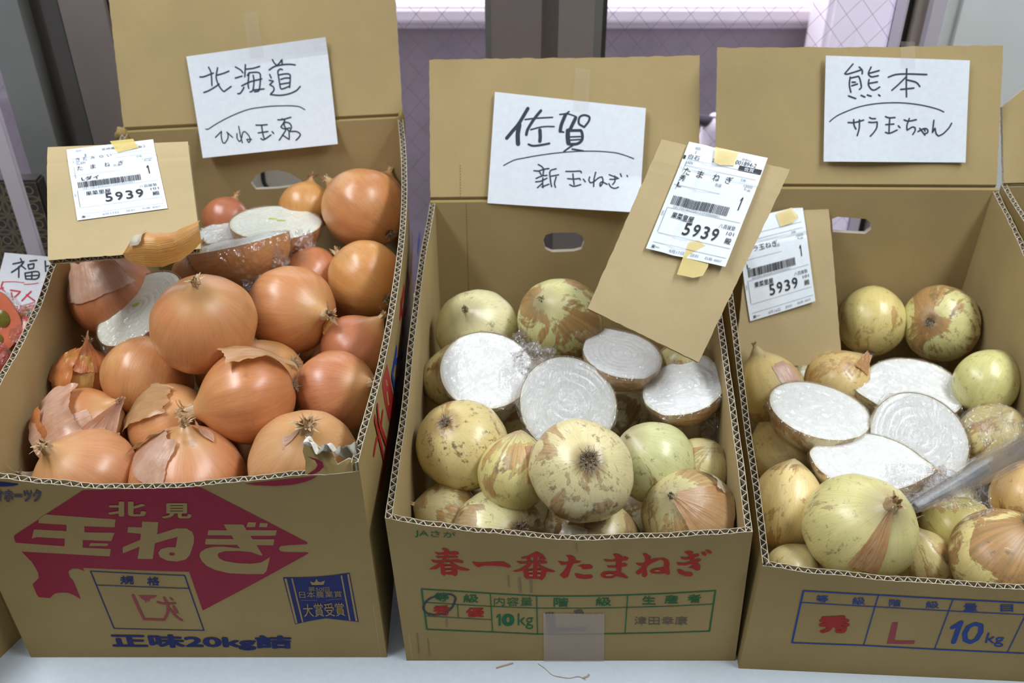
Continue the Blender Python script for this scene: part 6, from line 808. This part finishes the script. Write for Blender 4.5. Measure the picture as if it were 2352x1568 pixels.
# ---------------------------------------------------------------- cut halves in cling film
def frame(n, ax):
    n = Vector(n).normalized(); a = Vector(ax); a = (a - n * a.dot(n)).normalized(); b = n.cross(a); return Matrix(((a.x, b.x, n.x), (a.y, b.y, n.y), (a.z, b.z, n.z))).to_4x4()
def outline(R, lam, kind):                       # edge of the cut face; for a lengthwise cut the bulb axis runs along +x
    if kind == 'cross': return R * (1 + .02 * cos(2 * lam + 1) + .012 * cos(3 * lam))
    r = R * (1 + .03 * cos(2 * lam)) * .97
    r *= 1 + .15 * exp(-(min(lam, 2 * pi - lam) / .24) ** 2) + .07 * exp(-(min(lam, 2 * pi - lam) / .5) ** 2) + .04 * exp(-((lam - pi) / .16) ** 2)
    return r
def half_onion(key, label, kind, seed, skin, cut, wrap='wrap', depth=.82, parts=(), ysc=1., bud=0, tails=(), group='cling-filmed onion halves', shift=(0, 0)):
    x, y, z, R = ONIONS[key]; n, ax = HN[key]; r = tag(empty('onion_half'), label, 'onion half', group); rnd = random.Random(seed)
    nl = 72
    mb = MB(); at = []
    nt = 22
    for j in range(nt + 1):                      # the rounded body below the cut
        th = pi / 2 * j / nt
        for i in range(nl):
            lam = 2 * pi * i / nl; e = outline(R, lam, kind) * (ysc if 0 else 1); c = cos(th) ** .85 if j < nt else .0; k = .06 * noise.noise(Vector((cos(lam) * 1.5 + seed, sin(lam) * 1.5, th * 1.5))) * sin(th)
            mb.v.append((e * c * cos(lam) * (1 + k), e * c * sin(lam) * ysc * (1 + k), -R * depth * sin(th) * (1 + k * .5)))
            at.append((cos(lam), sin(lam), -sin(th)) if kind == 'cross' else ((lambda p: (p[1] / (1e-6 + sqrt(p[1] ** 2 + p[2] ** 2)), p[2] / (1e-6 + sqrt(p[1] ** 2 + p[2] ** 2)), max(-1, min(1, p[0] / R)) * .8))(mb.v[-1])))
    for j in range(nt):
        for i in range(nl): mb.f.append((j * nl + i, (j + 1) * nl + i, (j + 1) * nl + (i + 1) % nl, j * nl + (i + 1) % nl)); mb.m.append(0)
    mb.build('bulb', skin, r, True, attrs={'mer': ('FLOAT_VECTOR', at)})
    mb = MB(); ring = []; nr = 22
    for j in range(nr + 1):
        q = j / nr
        for i in range(nl):
            lam = 2 * pi * i / nl; e = outline(R, lam, kind) if kind == 'cross' else R * (.97 + .02 * cos(2 * lam)) * (1 - q ** 3) + outline(R, lam, kind) * q ** 3
            cx, cy = shift[0] * R * (1 - q), shift[1] * R * (1 - q); zz = .0006 * noise.noise(Vector((cos(lam) * q * 2 + seed, sin(lam) * q * 2, 3))) - .0015 * max(0, q - .93) / .07 + .00018 * sin(q * 42) * (q < .95)
            mb.v.append((e * q * cos(lam) * .992 + cx, (e * q * sin(lam) * .992) * ysc + cy, zz + .0006)); ring.append(q)
    for j in range(nr):
        for i in range(nl): mb.f.append((j * nl + i, j * nl + (i + 1) % nl, (j + 1) * nl + (i + 1) % nl, (j + 1) * nl + i)); mb.m.append(0)
    mb.build('cut_face', M[cut], r, True, attrs={'ring': ('FLOAT', ring)})
    for i in range(bud):
        mb = MB(); bx, by = (shift[0] * R + i * .011 - .002, shift[1] * R + .002 - i * .004); mb.grid(lambda u, v: (bx + .0045 * v * cos(u * 6.28) * (1 + .3 * cos(u * 12.6)), by + .0028 * v * sin(u * 6.28), .0014 - .0004 * v), 14, 2, wrap=True); mb.build('green_bud', M['bud'], r)
    if 'root' in parts:
        mb = MB(); p0 = -outline(R, pi, kind)
        for i in range(60):
            a = rnd.uniform(-1.2, 1.2); b = rnd.uniform(-1.3, .1); L_ = rnd.uniform(.003, .008); yy = rnd.uniform(-.006, .006); zz = rnd.uniform(-.012, -.001)
            mb.tube([(p0 + .002 - L_ * t * cos(a) * .8, yy + L_ * t * sin(a), zz + L_ * t * b * .6) for t in (0, .4, .8, 1)], lambda t: .00045 * (1 - .5 * t), 4)
        mb.build('root_tuft', M['root'], r)
    if 'neck' in parts:
        mb = MB(); p0 = outline(R, 0., kind)
        for i in range(12):
            a = rnd.uniform(-.5, .5); L_ = rnd.uniform(.006, .014); yy = rnd.uniform(-.004, .004); zz = rnd.uniform(-.007, 0); w0 = rnd.uniform(.001, .0025)
            mb.grid(lambda u, v: (p0 - .004 + L_ * v, yy + (u - .5) * w0 * 2 * (1 - .6 * v) + L_ * v * sin(a) * .6, zz + .002 * sin(v * 4 + i)), 2, 4)
        mb.build('dry_stem', M['stem'], r, True, attrs={'mer': ('FLOAT_VECTOR', [(v[0] * 60, v[1] * 60, v[2] * 20) for v in mb.v])})
    if wrap:
        bm = bmesh.new(); bmesh.ops.create_icosphere(bm, subdivisions=5, radius=1.)
        for v in bm.verts:
            d = v.co.normalized(); lam = atan2(d.y, d.x) % (2 * pi); e = outline(R, lam, kind)
            wr = .5 * noise.noise(d * 3.2 + Vector((seed, 0, 0))) + .35 * abs(noise.noise(d * 9 + Vector((0, seed, 0)))) + .15 * noise.noise(d * 22 + Vector((0, 0, seed)))
            rh = sqrt(d.x ** 2 + d.y ** 2); low = max(0, -d.z)
            rb = R * (1.02 + .10 * low * (wr + .35) + .025 * (wr + .3) + .13 * max(0, noise.noise(d * 2.3 + Vector((seed * 1.7, 5, 0)))) * exp(-((d.z + .16) / .16) ** 2))
            p = Vector((d.x * rb * e / R, d.y * rb * e / R * ysc, d.z * rb * depth))
            if d.z >= -.02:
                q = rh; k = min(1., max(0, (q - .80) / .2))
                tpos = min(1.02, rh * 1.22)
                p = Vector((d.x / max(rh, 1e-6) * e * tpos, d.y / max(rh, 1e-6) * e * tpos * ysc, .0022 + .0012 * wr - .002 * max(0, tpos - .97) / .05))
            v.co = p
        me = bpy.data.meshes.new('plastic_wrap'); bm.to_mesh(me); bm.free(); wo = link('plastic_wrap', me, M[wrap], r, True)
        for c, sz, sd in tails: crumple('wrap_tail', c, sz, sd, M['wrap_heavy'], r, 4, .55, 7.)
    r.matrix_world = Matrix.Translation(Vector((x, y, z))) @ frame(n, ax); return r
sk_b = lambda s: mat_brown('half_brown_skin', (.58, .255, .08), (.64, .32, .11), s)
sk_f = lambda s, br=.5: mat_fresh('half_new_skin', (.76, .60, .31), (.70, .60, .27), s, min(.95, br + .25), .5, (.54, .29, .10), .3)
half_onion('LH1', 'wrapped cut half leaning steeply at the left wall, yellow-green spot in its white face', 'cross', 71, sk_b(71), 'cut_cream', bud=1, shift=(-.05, .05))
half_onion('LH2', 'wrapped half seen nearly edge-on, film bunched below it, in front of another half', 'long', 72, sk_b(72), 'cut_grey', 'wrap', depth=.98, parts=('root',), tails=(((.012, -.012, -.052), (.026, .024, .022), 3), ((.046, -.010, -.030), (.010, .014, .026), 4)))
half_onion('LH3', 'wrapped half with an upturned ringed cream face, rear of the left box', 'cross', 73, sk_b(73), 'cut_cream', 'wrap', bud=2, tails=(((.040, -.036, -.018), (.014, .012, .022), 5),), shift=(-.05, .12))
half_onion('LH4', 'greyish wrapped half, mostly hidden beside the loose curled peel', 'cross', 74, sk_b(74), 'cut_grey', 'wrap_heavy')
half_onion('MH1', 'wrapped white half with clear rings, left side of the middle box', 'cross', 75, sk_f(75, .35), 'cut_white', 'wrap', tails=(((.040, .046, -.010), (.010, .012, .010), 7),))
half_onion('MH2', 'disc-like white half facing the aisle in tight wrinkled film, middle box', 'cross', 76, sk_f(76, .3), 'cut_film', 'wrap_heavy', tails=(((-.034, .050, -.010), (.022, .016, .014), 9),))
half_onion('MH3', 'half cut lengthwise with a pointed neck, below the leaning tag', 'long', 77, sk_f(77, .6), 'cut_white', 'wrap', tails=(((.0, -.026, -.034), (.022, .014, .012), 10),))
half_onion('MH4', 'tilted wrapped half with brown lower skin, against the right wall of the middle box', 'long', 78, sk_f(78, .9), 'cut_white', 'wrap', tails=(((-.006, -.030, -.046), (.024, .012, .020), 11),))
half_onion('RH1', 'wrapped half with off-centre rings at the left wall of the right box', 'cross', 79, sk_f(79, .25), 'cut_white', 'wrap', shift=(-.1, .12))
half_onion('RH2', 'lengthwise half with a smooth snow-white face, rear of the right box', 'long', 80, sk_f(80, .3), 'cut_white', 'wrap', ysc=.95)
half_onion('RH3', 'white half sparkling under heavily crumpled film in the right box', 'cross', 81, sk_f(81, .3), 'cut_film', 'wrap_heavy')
half_onion('RH4', 'lengthwise half with green streaks and a dry neck, behind the largest green onion', 'long', 82, sk_f(82, .3), 'cut_white', 'wrap', ysc=.92, parts=('neck',), tails=(((.066, -.004, -.008), (.016, .012, .010), 12),))
# cling film round the whole onion at the right
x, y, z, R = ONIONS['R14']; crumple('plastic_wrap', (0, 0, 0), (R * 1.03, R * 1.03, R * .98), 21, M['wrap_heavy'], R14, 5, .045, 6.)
# ---------------------------------------------------------------- clear plastic roll and loose film
A = Vector((.3817, .0509, .1621)); Bq = Vector((.612, .2051, .1388)); d = (Bq - A).normalized(); e1 = d.cross(Vector((0, 0, 1))).normalized(); e2 = e1.cross(d)
r = tag(empty('plastic_roll'), 'clear plastic bag rolled into a tube across the right front of the right box', 'plastic bag')
for nm, r0, ph, o0 in (('outer_turn', .0175, 0., 0.), ('middle_turn', .0145, 2., .004), ('inner_turn', .0115, 4., .010)):
    mb = MB(); L_ = (Bq - A).length
    mb.grid(lambda u, v: A + d * (o0 + (L_ - o0) * v) + (e1 * cos(u * 6.6 + ph) + e2 * sin(u * 6.6 + ph) * (.55 + .35 * min(1, v * 2.5))) * (r0 * (.52 + .48 * min(1, v * 2.2)) * (1 + .03 * sin(u * 13 + ph) + .045 * sin(u * 31 + ph * 2) + .02 * sin(v * 9)) - .002 * u), 96, 30)
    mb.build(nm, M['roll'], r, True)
r = tag(empty('cling_film'), 'crumpled loose cling film lying under the tip of the clear plastic roll', 'film')
mb = MB(); P0, P1, P2_, P3 = Vector((.362, .060, .158)), Vector((.470, .052, .140)), Vector((.478, .105, .142)), Vector((.372, .110, .166))
def film(u, v):
    p = (P0 * (1 - u) + P1 * u) * (1 - v) + (P3 * (1 - u) + P2_ * u) * v
    q = Vector((u * 5, v * 4, 2.)); return p + Vector((.004 * noise.noise(q * 1.4), .004 * noise.noise(q * 1.4 + Vector((9, 0, 0))), .007 * noise.noise(q) + .004 * abs(noise.noise(q * 3)) + .008 * sin(u * 2.6)))
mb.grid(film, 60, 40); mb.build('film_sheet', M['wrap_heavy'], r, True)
# ---------------------------------------------------------------- loose skins
def loose(name, label, c, ax, R, l0, l1, t0, t1, mat, seed, flare, side, h=.9, tw=0., cat='onion skin', grp=None):
    r = tag(empty('onion_skin'), label, cat, grp); O = Onion(R, h, seed, .25); peel(O, r, l0, l1, t0, t1, mat, .0005, flare, seed, side, 'skin_piece'); place(r, c, ax, tw); return r
r = tag(empty('onion_skin'), 'curled golden outer peel lying on the lower edge of the cardboard tag', 'onion skin')
def peelpt(u, v):
    k = min(int(u * 6), 5); f = u * 6 - k; f = f * f * (3 - 2 * f); a = Vector(PEEL[0][k]).lerp(Vector(PEEL[0][k + 1]), f); b = Vector(PEEL[1][k]).lerp(Vector(PEEL[1][k + 1]), f)
    w_ = (a - b).length; p = b.lerp(a, v) + (AISLE * .8 + Vector((0, 0, .6))).normalized() * (w_ * .42 * sin(pi * min(1, v * .95)) + .0012 * noise.noise(Vector((u * 9, v * 5, 1))) + .002 * sin(u * 14 + v * 3) * v * (1 - u)); return p
mb = MB(); mb.grid(peelpt, 48, 18); mb.build('skin_piece', M['peel_dry'], r, True, attrs={'mer': ('FLOAT_VECTOR', [(j / 18 * 1.6, j / 18 * .9, i / 48 * .6) for j in range(19) for i in range(49)])})
mb = MB(); e0 = peelpt(.30, .97); mb.grid(lambda u, v: peelpt(.20 + .14 * u - .10 * v * 0, .99 - .55 * v + .1 * u) + AISLE * .0035 + Vector((0, 0, .001 * sin(u * 9))), 10, 6); mb.build('torn_edge', M['peel_white'], r, True, attrs={'mer': ('FLOAT_VECTOR', [(v[0] * 60, v[1] * 60, v[2] * 20) for v in mb.v])})
mb = MB()
# ---------------------------------------------------------------- onions of the layer beneath, showing dark in the gaps
def under(k, pts, kind):
    root = None
    for i, (x, y, z, R) in enumerate(pts):
        if root is None:
            root = tag(empty('onion'), {'L': 'shadowed brown onion of the lower layer in the left box, seen through gaps', 'M': 'shadowed pale onion of the lower layer in the middle box, seen through gaps', 'R': 'shadowed pale onion of the lower layer in the right box, seen through gaps'}[k], 'onion', {'L': 'lower layer of brown onions', 'M': 'lower layer of the middle box', 'R': 'lower layer of the right box'}[k])
            O = Onion(.042, .92, 100 + len(k), .15); ch = [onion_mesh(O, mat_brown('brown_onion_skin', BR_A, BR_B, 101) if kind == 'b' else mat_fresh('new_onion_skin', FB, FG, 102, .5, .6), 'bulb', root, 48, 28)]
            r = root
        else:
            r = root.copy(); COL.objects.link(r)
            for c in ch: q = c.copy(); COL.objects.link(q); q.parent = r
        r.matrix_world = Matrix.Translation((x, y, z)) @ rot_to((sin(i * 2.1) * .7, cos(i * 3.3) * .7, .6), i)@ Matrix.Scale(R / .042, 4)
for k, kind in (('L', 'b'), ('M', 'f'), ('R', 'f')): under(k, UNDER[k], kind)
# ---------------------------------------------------------------- neighbours at the edges of the frame
r = tag(empty('cardboard_box'), 'next box at the right edge, only its rear corner and slanted flap in view', 'box', 'neighbouring boxes')
c = [(.578, -.05, 0), (.906, -.05, 0), (.911, .455, 0), (.592, .455, 0), (.579, -.05, .20), (.911, -.05, .20), (.916, .455, .305), (.590, .455, .305)]
FLb, FRb, BRb, BLb, fl, fr, br, bl = c
for nm, S, v, ft in (('front_panel', Surf(FLb, FRb, fr, fl), [(0, 1), (1, 1)], True), ('side_panel', Surf(FRb, BRb, br, fr), [(0, 1), (1, 1)], True), ('side_panel', Surf(BLb, FLb, fl, bl), [(0, 1), (.4, 1.06), (1, 1)], True), ('back_panel', Surf(BRb, BLb, bl, br), [(0, 1), (1, 1)], False)):
    panel(nm, S, v, r, nu=32, flutes=ft, seed=5)
F = Surf((.592, .452, .306), (.72, .455, .305), (.72, .525, .515), (.586, .500, .385)); flap_plate('back_flap', F, r, 7)
mb = MB(); mb.add([(.582, -.046, .003), (.902, -.046, .003), (.906, .45, .003), (.596, .45, .003)], [(0, 1, 2, 3)]); mb.build('bottom_panel', M['card_in'], r)
r = tag(empty('cardboard_box'), 'dim low box at the left edge of the table, only its bottom corner in view', 'box', 'neighbouring boxes')
K = Vector((-.503, .032, 0)); e1 = Vector((-.40, -.916, 0)) * .26; e2 = Vector((-.916, .40, 0)) * .30; up = Vector((0, 0, .15))
q = [K + e1, K, K + e2, K + e1 + e2]
for i, nm in enumerate(('side_panel', 'back_panel', 'side_panel', 'front_panel')):
    a, b = q[i], q[(i + 1) % 4]; panel(nm, Surf(a, b, b + up, a + up), [(0, 1), (1, 1)], r, nu=24, seed=i)
mb = MB(); mb.add([tuple(p + Vector((0, 0, .002))) for p in q], [(0, 1, 2, 3)]); mb.build('bottom_panel', M['card_in'], r)
# the tomato carton behind it
r = tag(empty('tomato_carton', (-.66, .30, 0)), 'low carton at the left edge carrying the tomatoes', 'box')
for nm, b in (('front_panel', (-.14, .135, -.135, -.130, 0, .17)), ('back_panel', (-.14, .135, .135, .14, 0, .17)), ('side_panel', (-.14, -.135, -.130, .135, 0, .17)), ('side_panel', (.130, .135, -.130, .135, 0, .17)), ('tray', (-.135, .130, -.130, .135, .150, .155))):
    mb = MB(); mb.box(*b); mb.build(nm, M['card'], r)
def tomato(name, label, c, R, axis, half=False, wrap=True):
    r = tag(empty(name), label, 'tomato', 'tomatoes at the left edge'); nl, nt = 40, 24
    mb = MB()
    def tp(u, v):
        lam = u * 2 * pi; th = pi * (.002 + .996 * v) if not half else pi / 2 * (.002 + .998 * v); s_, c_ = sin(th), -cos(th)
        rr = R * s_ * (1 + .035 * cos(5 * lam) * s_); z = R * .84 * c_ - (R * .10 * exp(-(s_ / .25) ** 2) if c_ > 0 else 0); return (rr * cos(lam), rr * sin(lam), z)
    mb.grid(tp, nl, nt, wrap=True); mb.build('flesh', M['tomato'], r, True)
    if half:
        mb = MB(); mb.grid(lambda u, v: (R * v * cos(u * 6.2832) * (1 + .035 * cos(5 * u * 6.2832)), R * v * sin(u * 6.2832) * (1 + .035 * cos(5 * u * 6.2832)), .0008 + .0006 * sin(v * 9)), nl, 8, wrap=True); mb.build('cut_face', M['tomato_in'], r, True)
        for i in range(5):
            a = i * 1.2566 + .4; mb = MB(); mb.grid(lambda u, v: (R * (.55 * cos(a) + (.20 * cos(u * 6.2832) * cos(a) - .24 * sin(u * 6.2832) * sin(a)) * v), R * (.55 * sin(a) + (.20 * cos(u * 6.2832) * sin(a) + .24 * sin(u * 6.2832) * cos(a)) * v), .0016 + .0015 * (1 - v * v)), 16, 4, wrap=True); mb.build('seed_pocket', M['seed'], r, True)
    else:
        mb = MB()
        for i in range(5):
            a = i * 1.2566; mb.grid(lambda u, v: (cos(a) * .018 * v - sin(a) * .003 * (u - .5) * 2 * (1 - v), sin(a) * .018 * v + cos(a) * .003 * (u - .5) * 2 * (1 - v), R * .76 + .004 * sin(v * 3)), 2, 5)
        mb.build('calyx', M['seed'], r, True)
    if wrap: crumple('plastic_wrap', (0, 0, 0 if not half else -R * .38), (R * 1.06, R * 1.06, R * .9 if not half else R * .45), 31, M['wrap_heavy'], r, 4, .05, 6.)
    place(r, c, axis)
tomato('tomato_half', 'cut tomato in film at the left edge, green seed pockets showing', (-.585, .275, .222), .040, (.15, -.80, .55), True)
tomato('tomato', 'whole tomato in film just below the cut tomato', (-.575, .225, .196), .036, (0, -.3, 1))
tomato('tomato', 'whole tomato in film right of the cut tomato, against the brown onion box', (-.545, .300, .196), .034, (.2, -.1, 1))
tomato('tomato', 'lowest tomato at the left edge, close to the cardboard rim', (-.560, .180, .180), .035, (0, .1, 1))
# dark carton printed with overlapping rings
r = tag(empty('printed_carton', (-.80, .665, 0)), 'dark carton printed with overlapping tan rings, at the left edge', 'box')
mb = MB(); mb.box(-.12, .150, -.06, -.035, 0, .238); o = mb.build('carton', M['darkcard'], r); bm = bmesh.new(); bm.from_mesh(o.data); bmesh.ops.bevel(bm, geom=bm.edges[:], offset=.003, segments=2, affect='EDGES'); bm.to_mesh(o.data); bm.free()
mb = MB(); sp = .026
for i in range(9):
    for j in range(9):
        cx, cz = .135 - i * sp, .224 - j * sp
        for r1, w_ in ((sp * .68, .0011), (sp * .60, .0006), (sp * .22, .0013)):
            ribbon(mb, [Vector((max(-.117, min(.147, cx + r1 * cos(a))), -.0605, max(.003, min(.235, cz + r1 * sin(a))))) for a in [q * pi / 12 for q in range(25)]], w_, Vector((0, -1, 0)), 0, False)
mb.build('ring_print', M['tanink'], o)
r = tag(empty('upright_strip', (-.65, .55, 0)), 'pale lilac upright strip standing before the ring-printed carton, left edge', 'strip')
mb = MB(); mb.box(-.0125, .0085, -.004, .004, 0, .62); o = mb.build('strip', M['lilac'], r); bm = bmesh.new(); bm.from_mesh(o.data); bmesh.ops.bevel(bm, geom=bm.edges[:], offset=.001, segments=2, affect='EDGES'); bm.to_mesh(o.data); bm.free()
mb = MB(); mb.box(-.03, .03, -.02, .02, 0, .006); mb.build('foot', M['lilac'], r)
# white sheet glimpsed through the hand hole of the left box
r = tag(empty('paper_note'), 'white note with dark strokes glimpsed through the hand hole of the left box', 'paper'); S = Surf((-.40, .70, .10), (-.285, .70, .10), (-.285, .70, .30), (-.40, .70, .30)); sheet('paper', S, 4, 4, M['paper'], r)
mb = MB(); ribbon(mb, smooth_pts([S.P(.30, .55, .001), S.P(.32, .42, .001), S.P(.55, .36, .001)], 5), .006, S.n); ribbon(mb, smooth_pts([S.P(.3, .75, .001), S.P(.6, .80, .001), S.P(.8, .70, .001)], 5), .005, S.n); mb.build('handwriting', M['felt'], r)
# bits of straw on the table
for lab, pts, rad in (('short dry straw on the table under the middle box', [(-.0156, -.0093, .0008), (-.006, -.006, .0012), (.0009, -.0035, .0008)], .0007), ('thin curly root hair on the table in front of the middle box', [(.026, -.004, .0006), (.033, -.010, .0009), (.040, -.0175, .0006), (.050, -.0205, .0012), (.0576, -.021, .0006), (.066, -.0195, .001), (.0725, -.0231, .0006)], .00032), ('tiny bent straw tip at the end of the curly root hair', [(.070, -.0215, .0012), (.0745, -.0195, .0014), (.0762, -.0170, .0007)], .0008)):
    r = tag(empty('dry_straw'), lab, 'straw', 'straw bits on the table'); mb = MB(); mb.tube(smooth_pts([Vector(p) for p in pts], 5), rad, 6); mb.build('strand', M['stem'], r, True, attrs={'mer': ('FLOAT_VECTOR', [(v[0] * 60, v[1] * 60, v[2] * 20) for v in mb.v])})
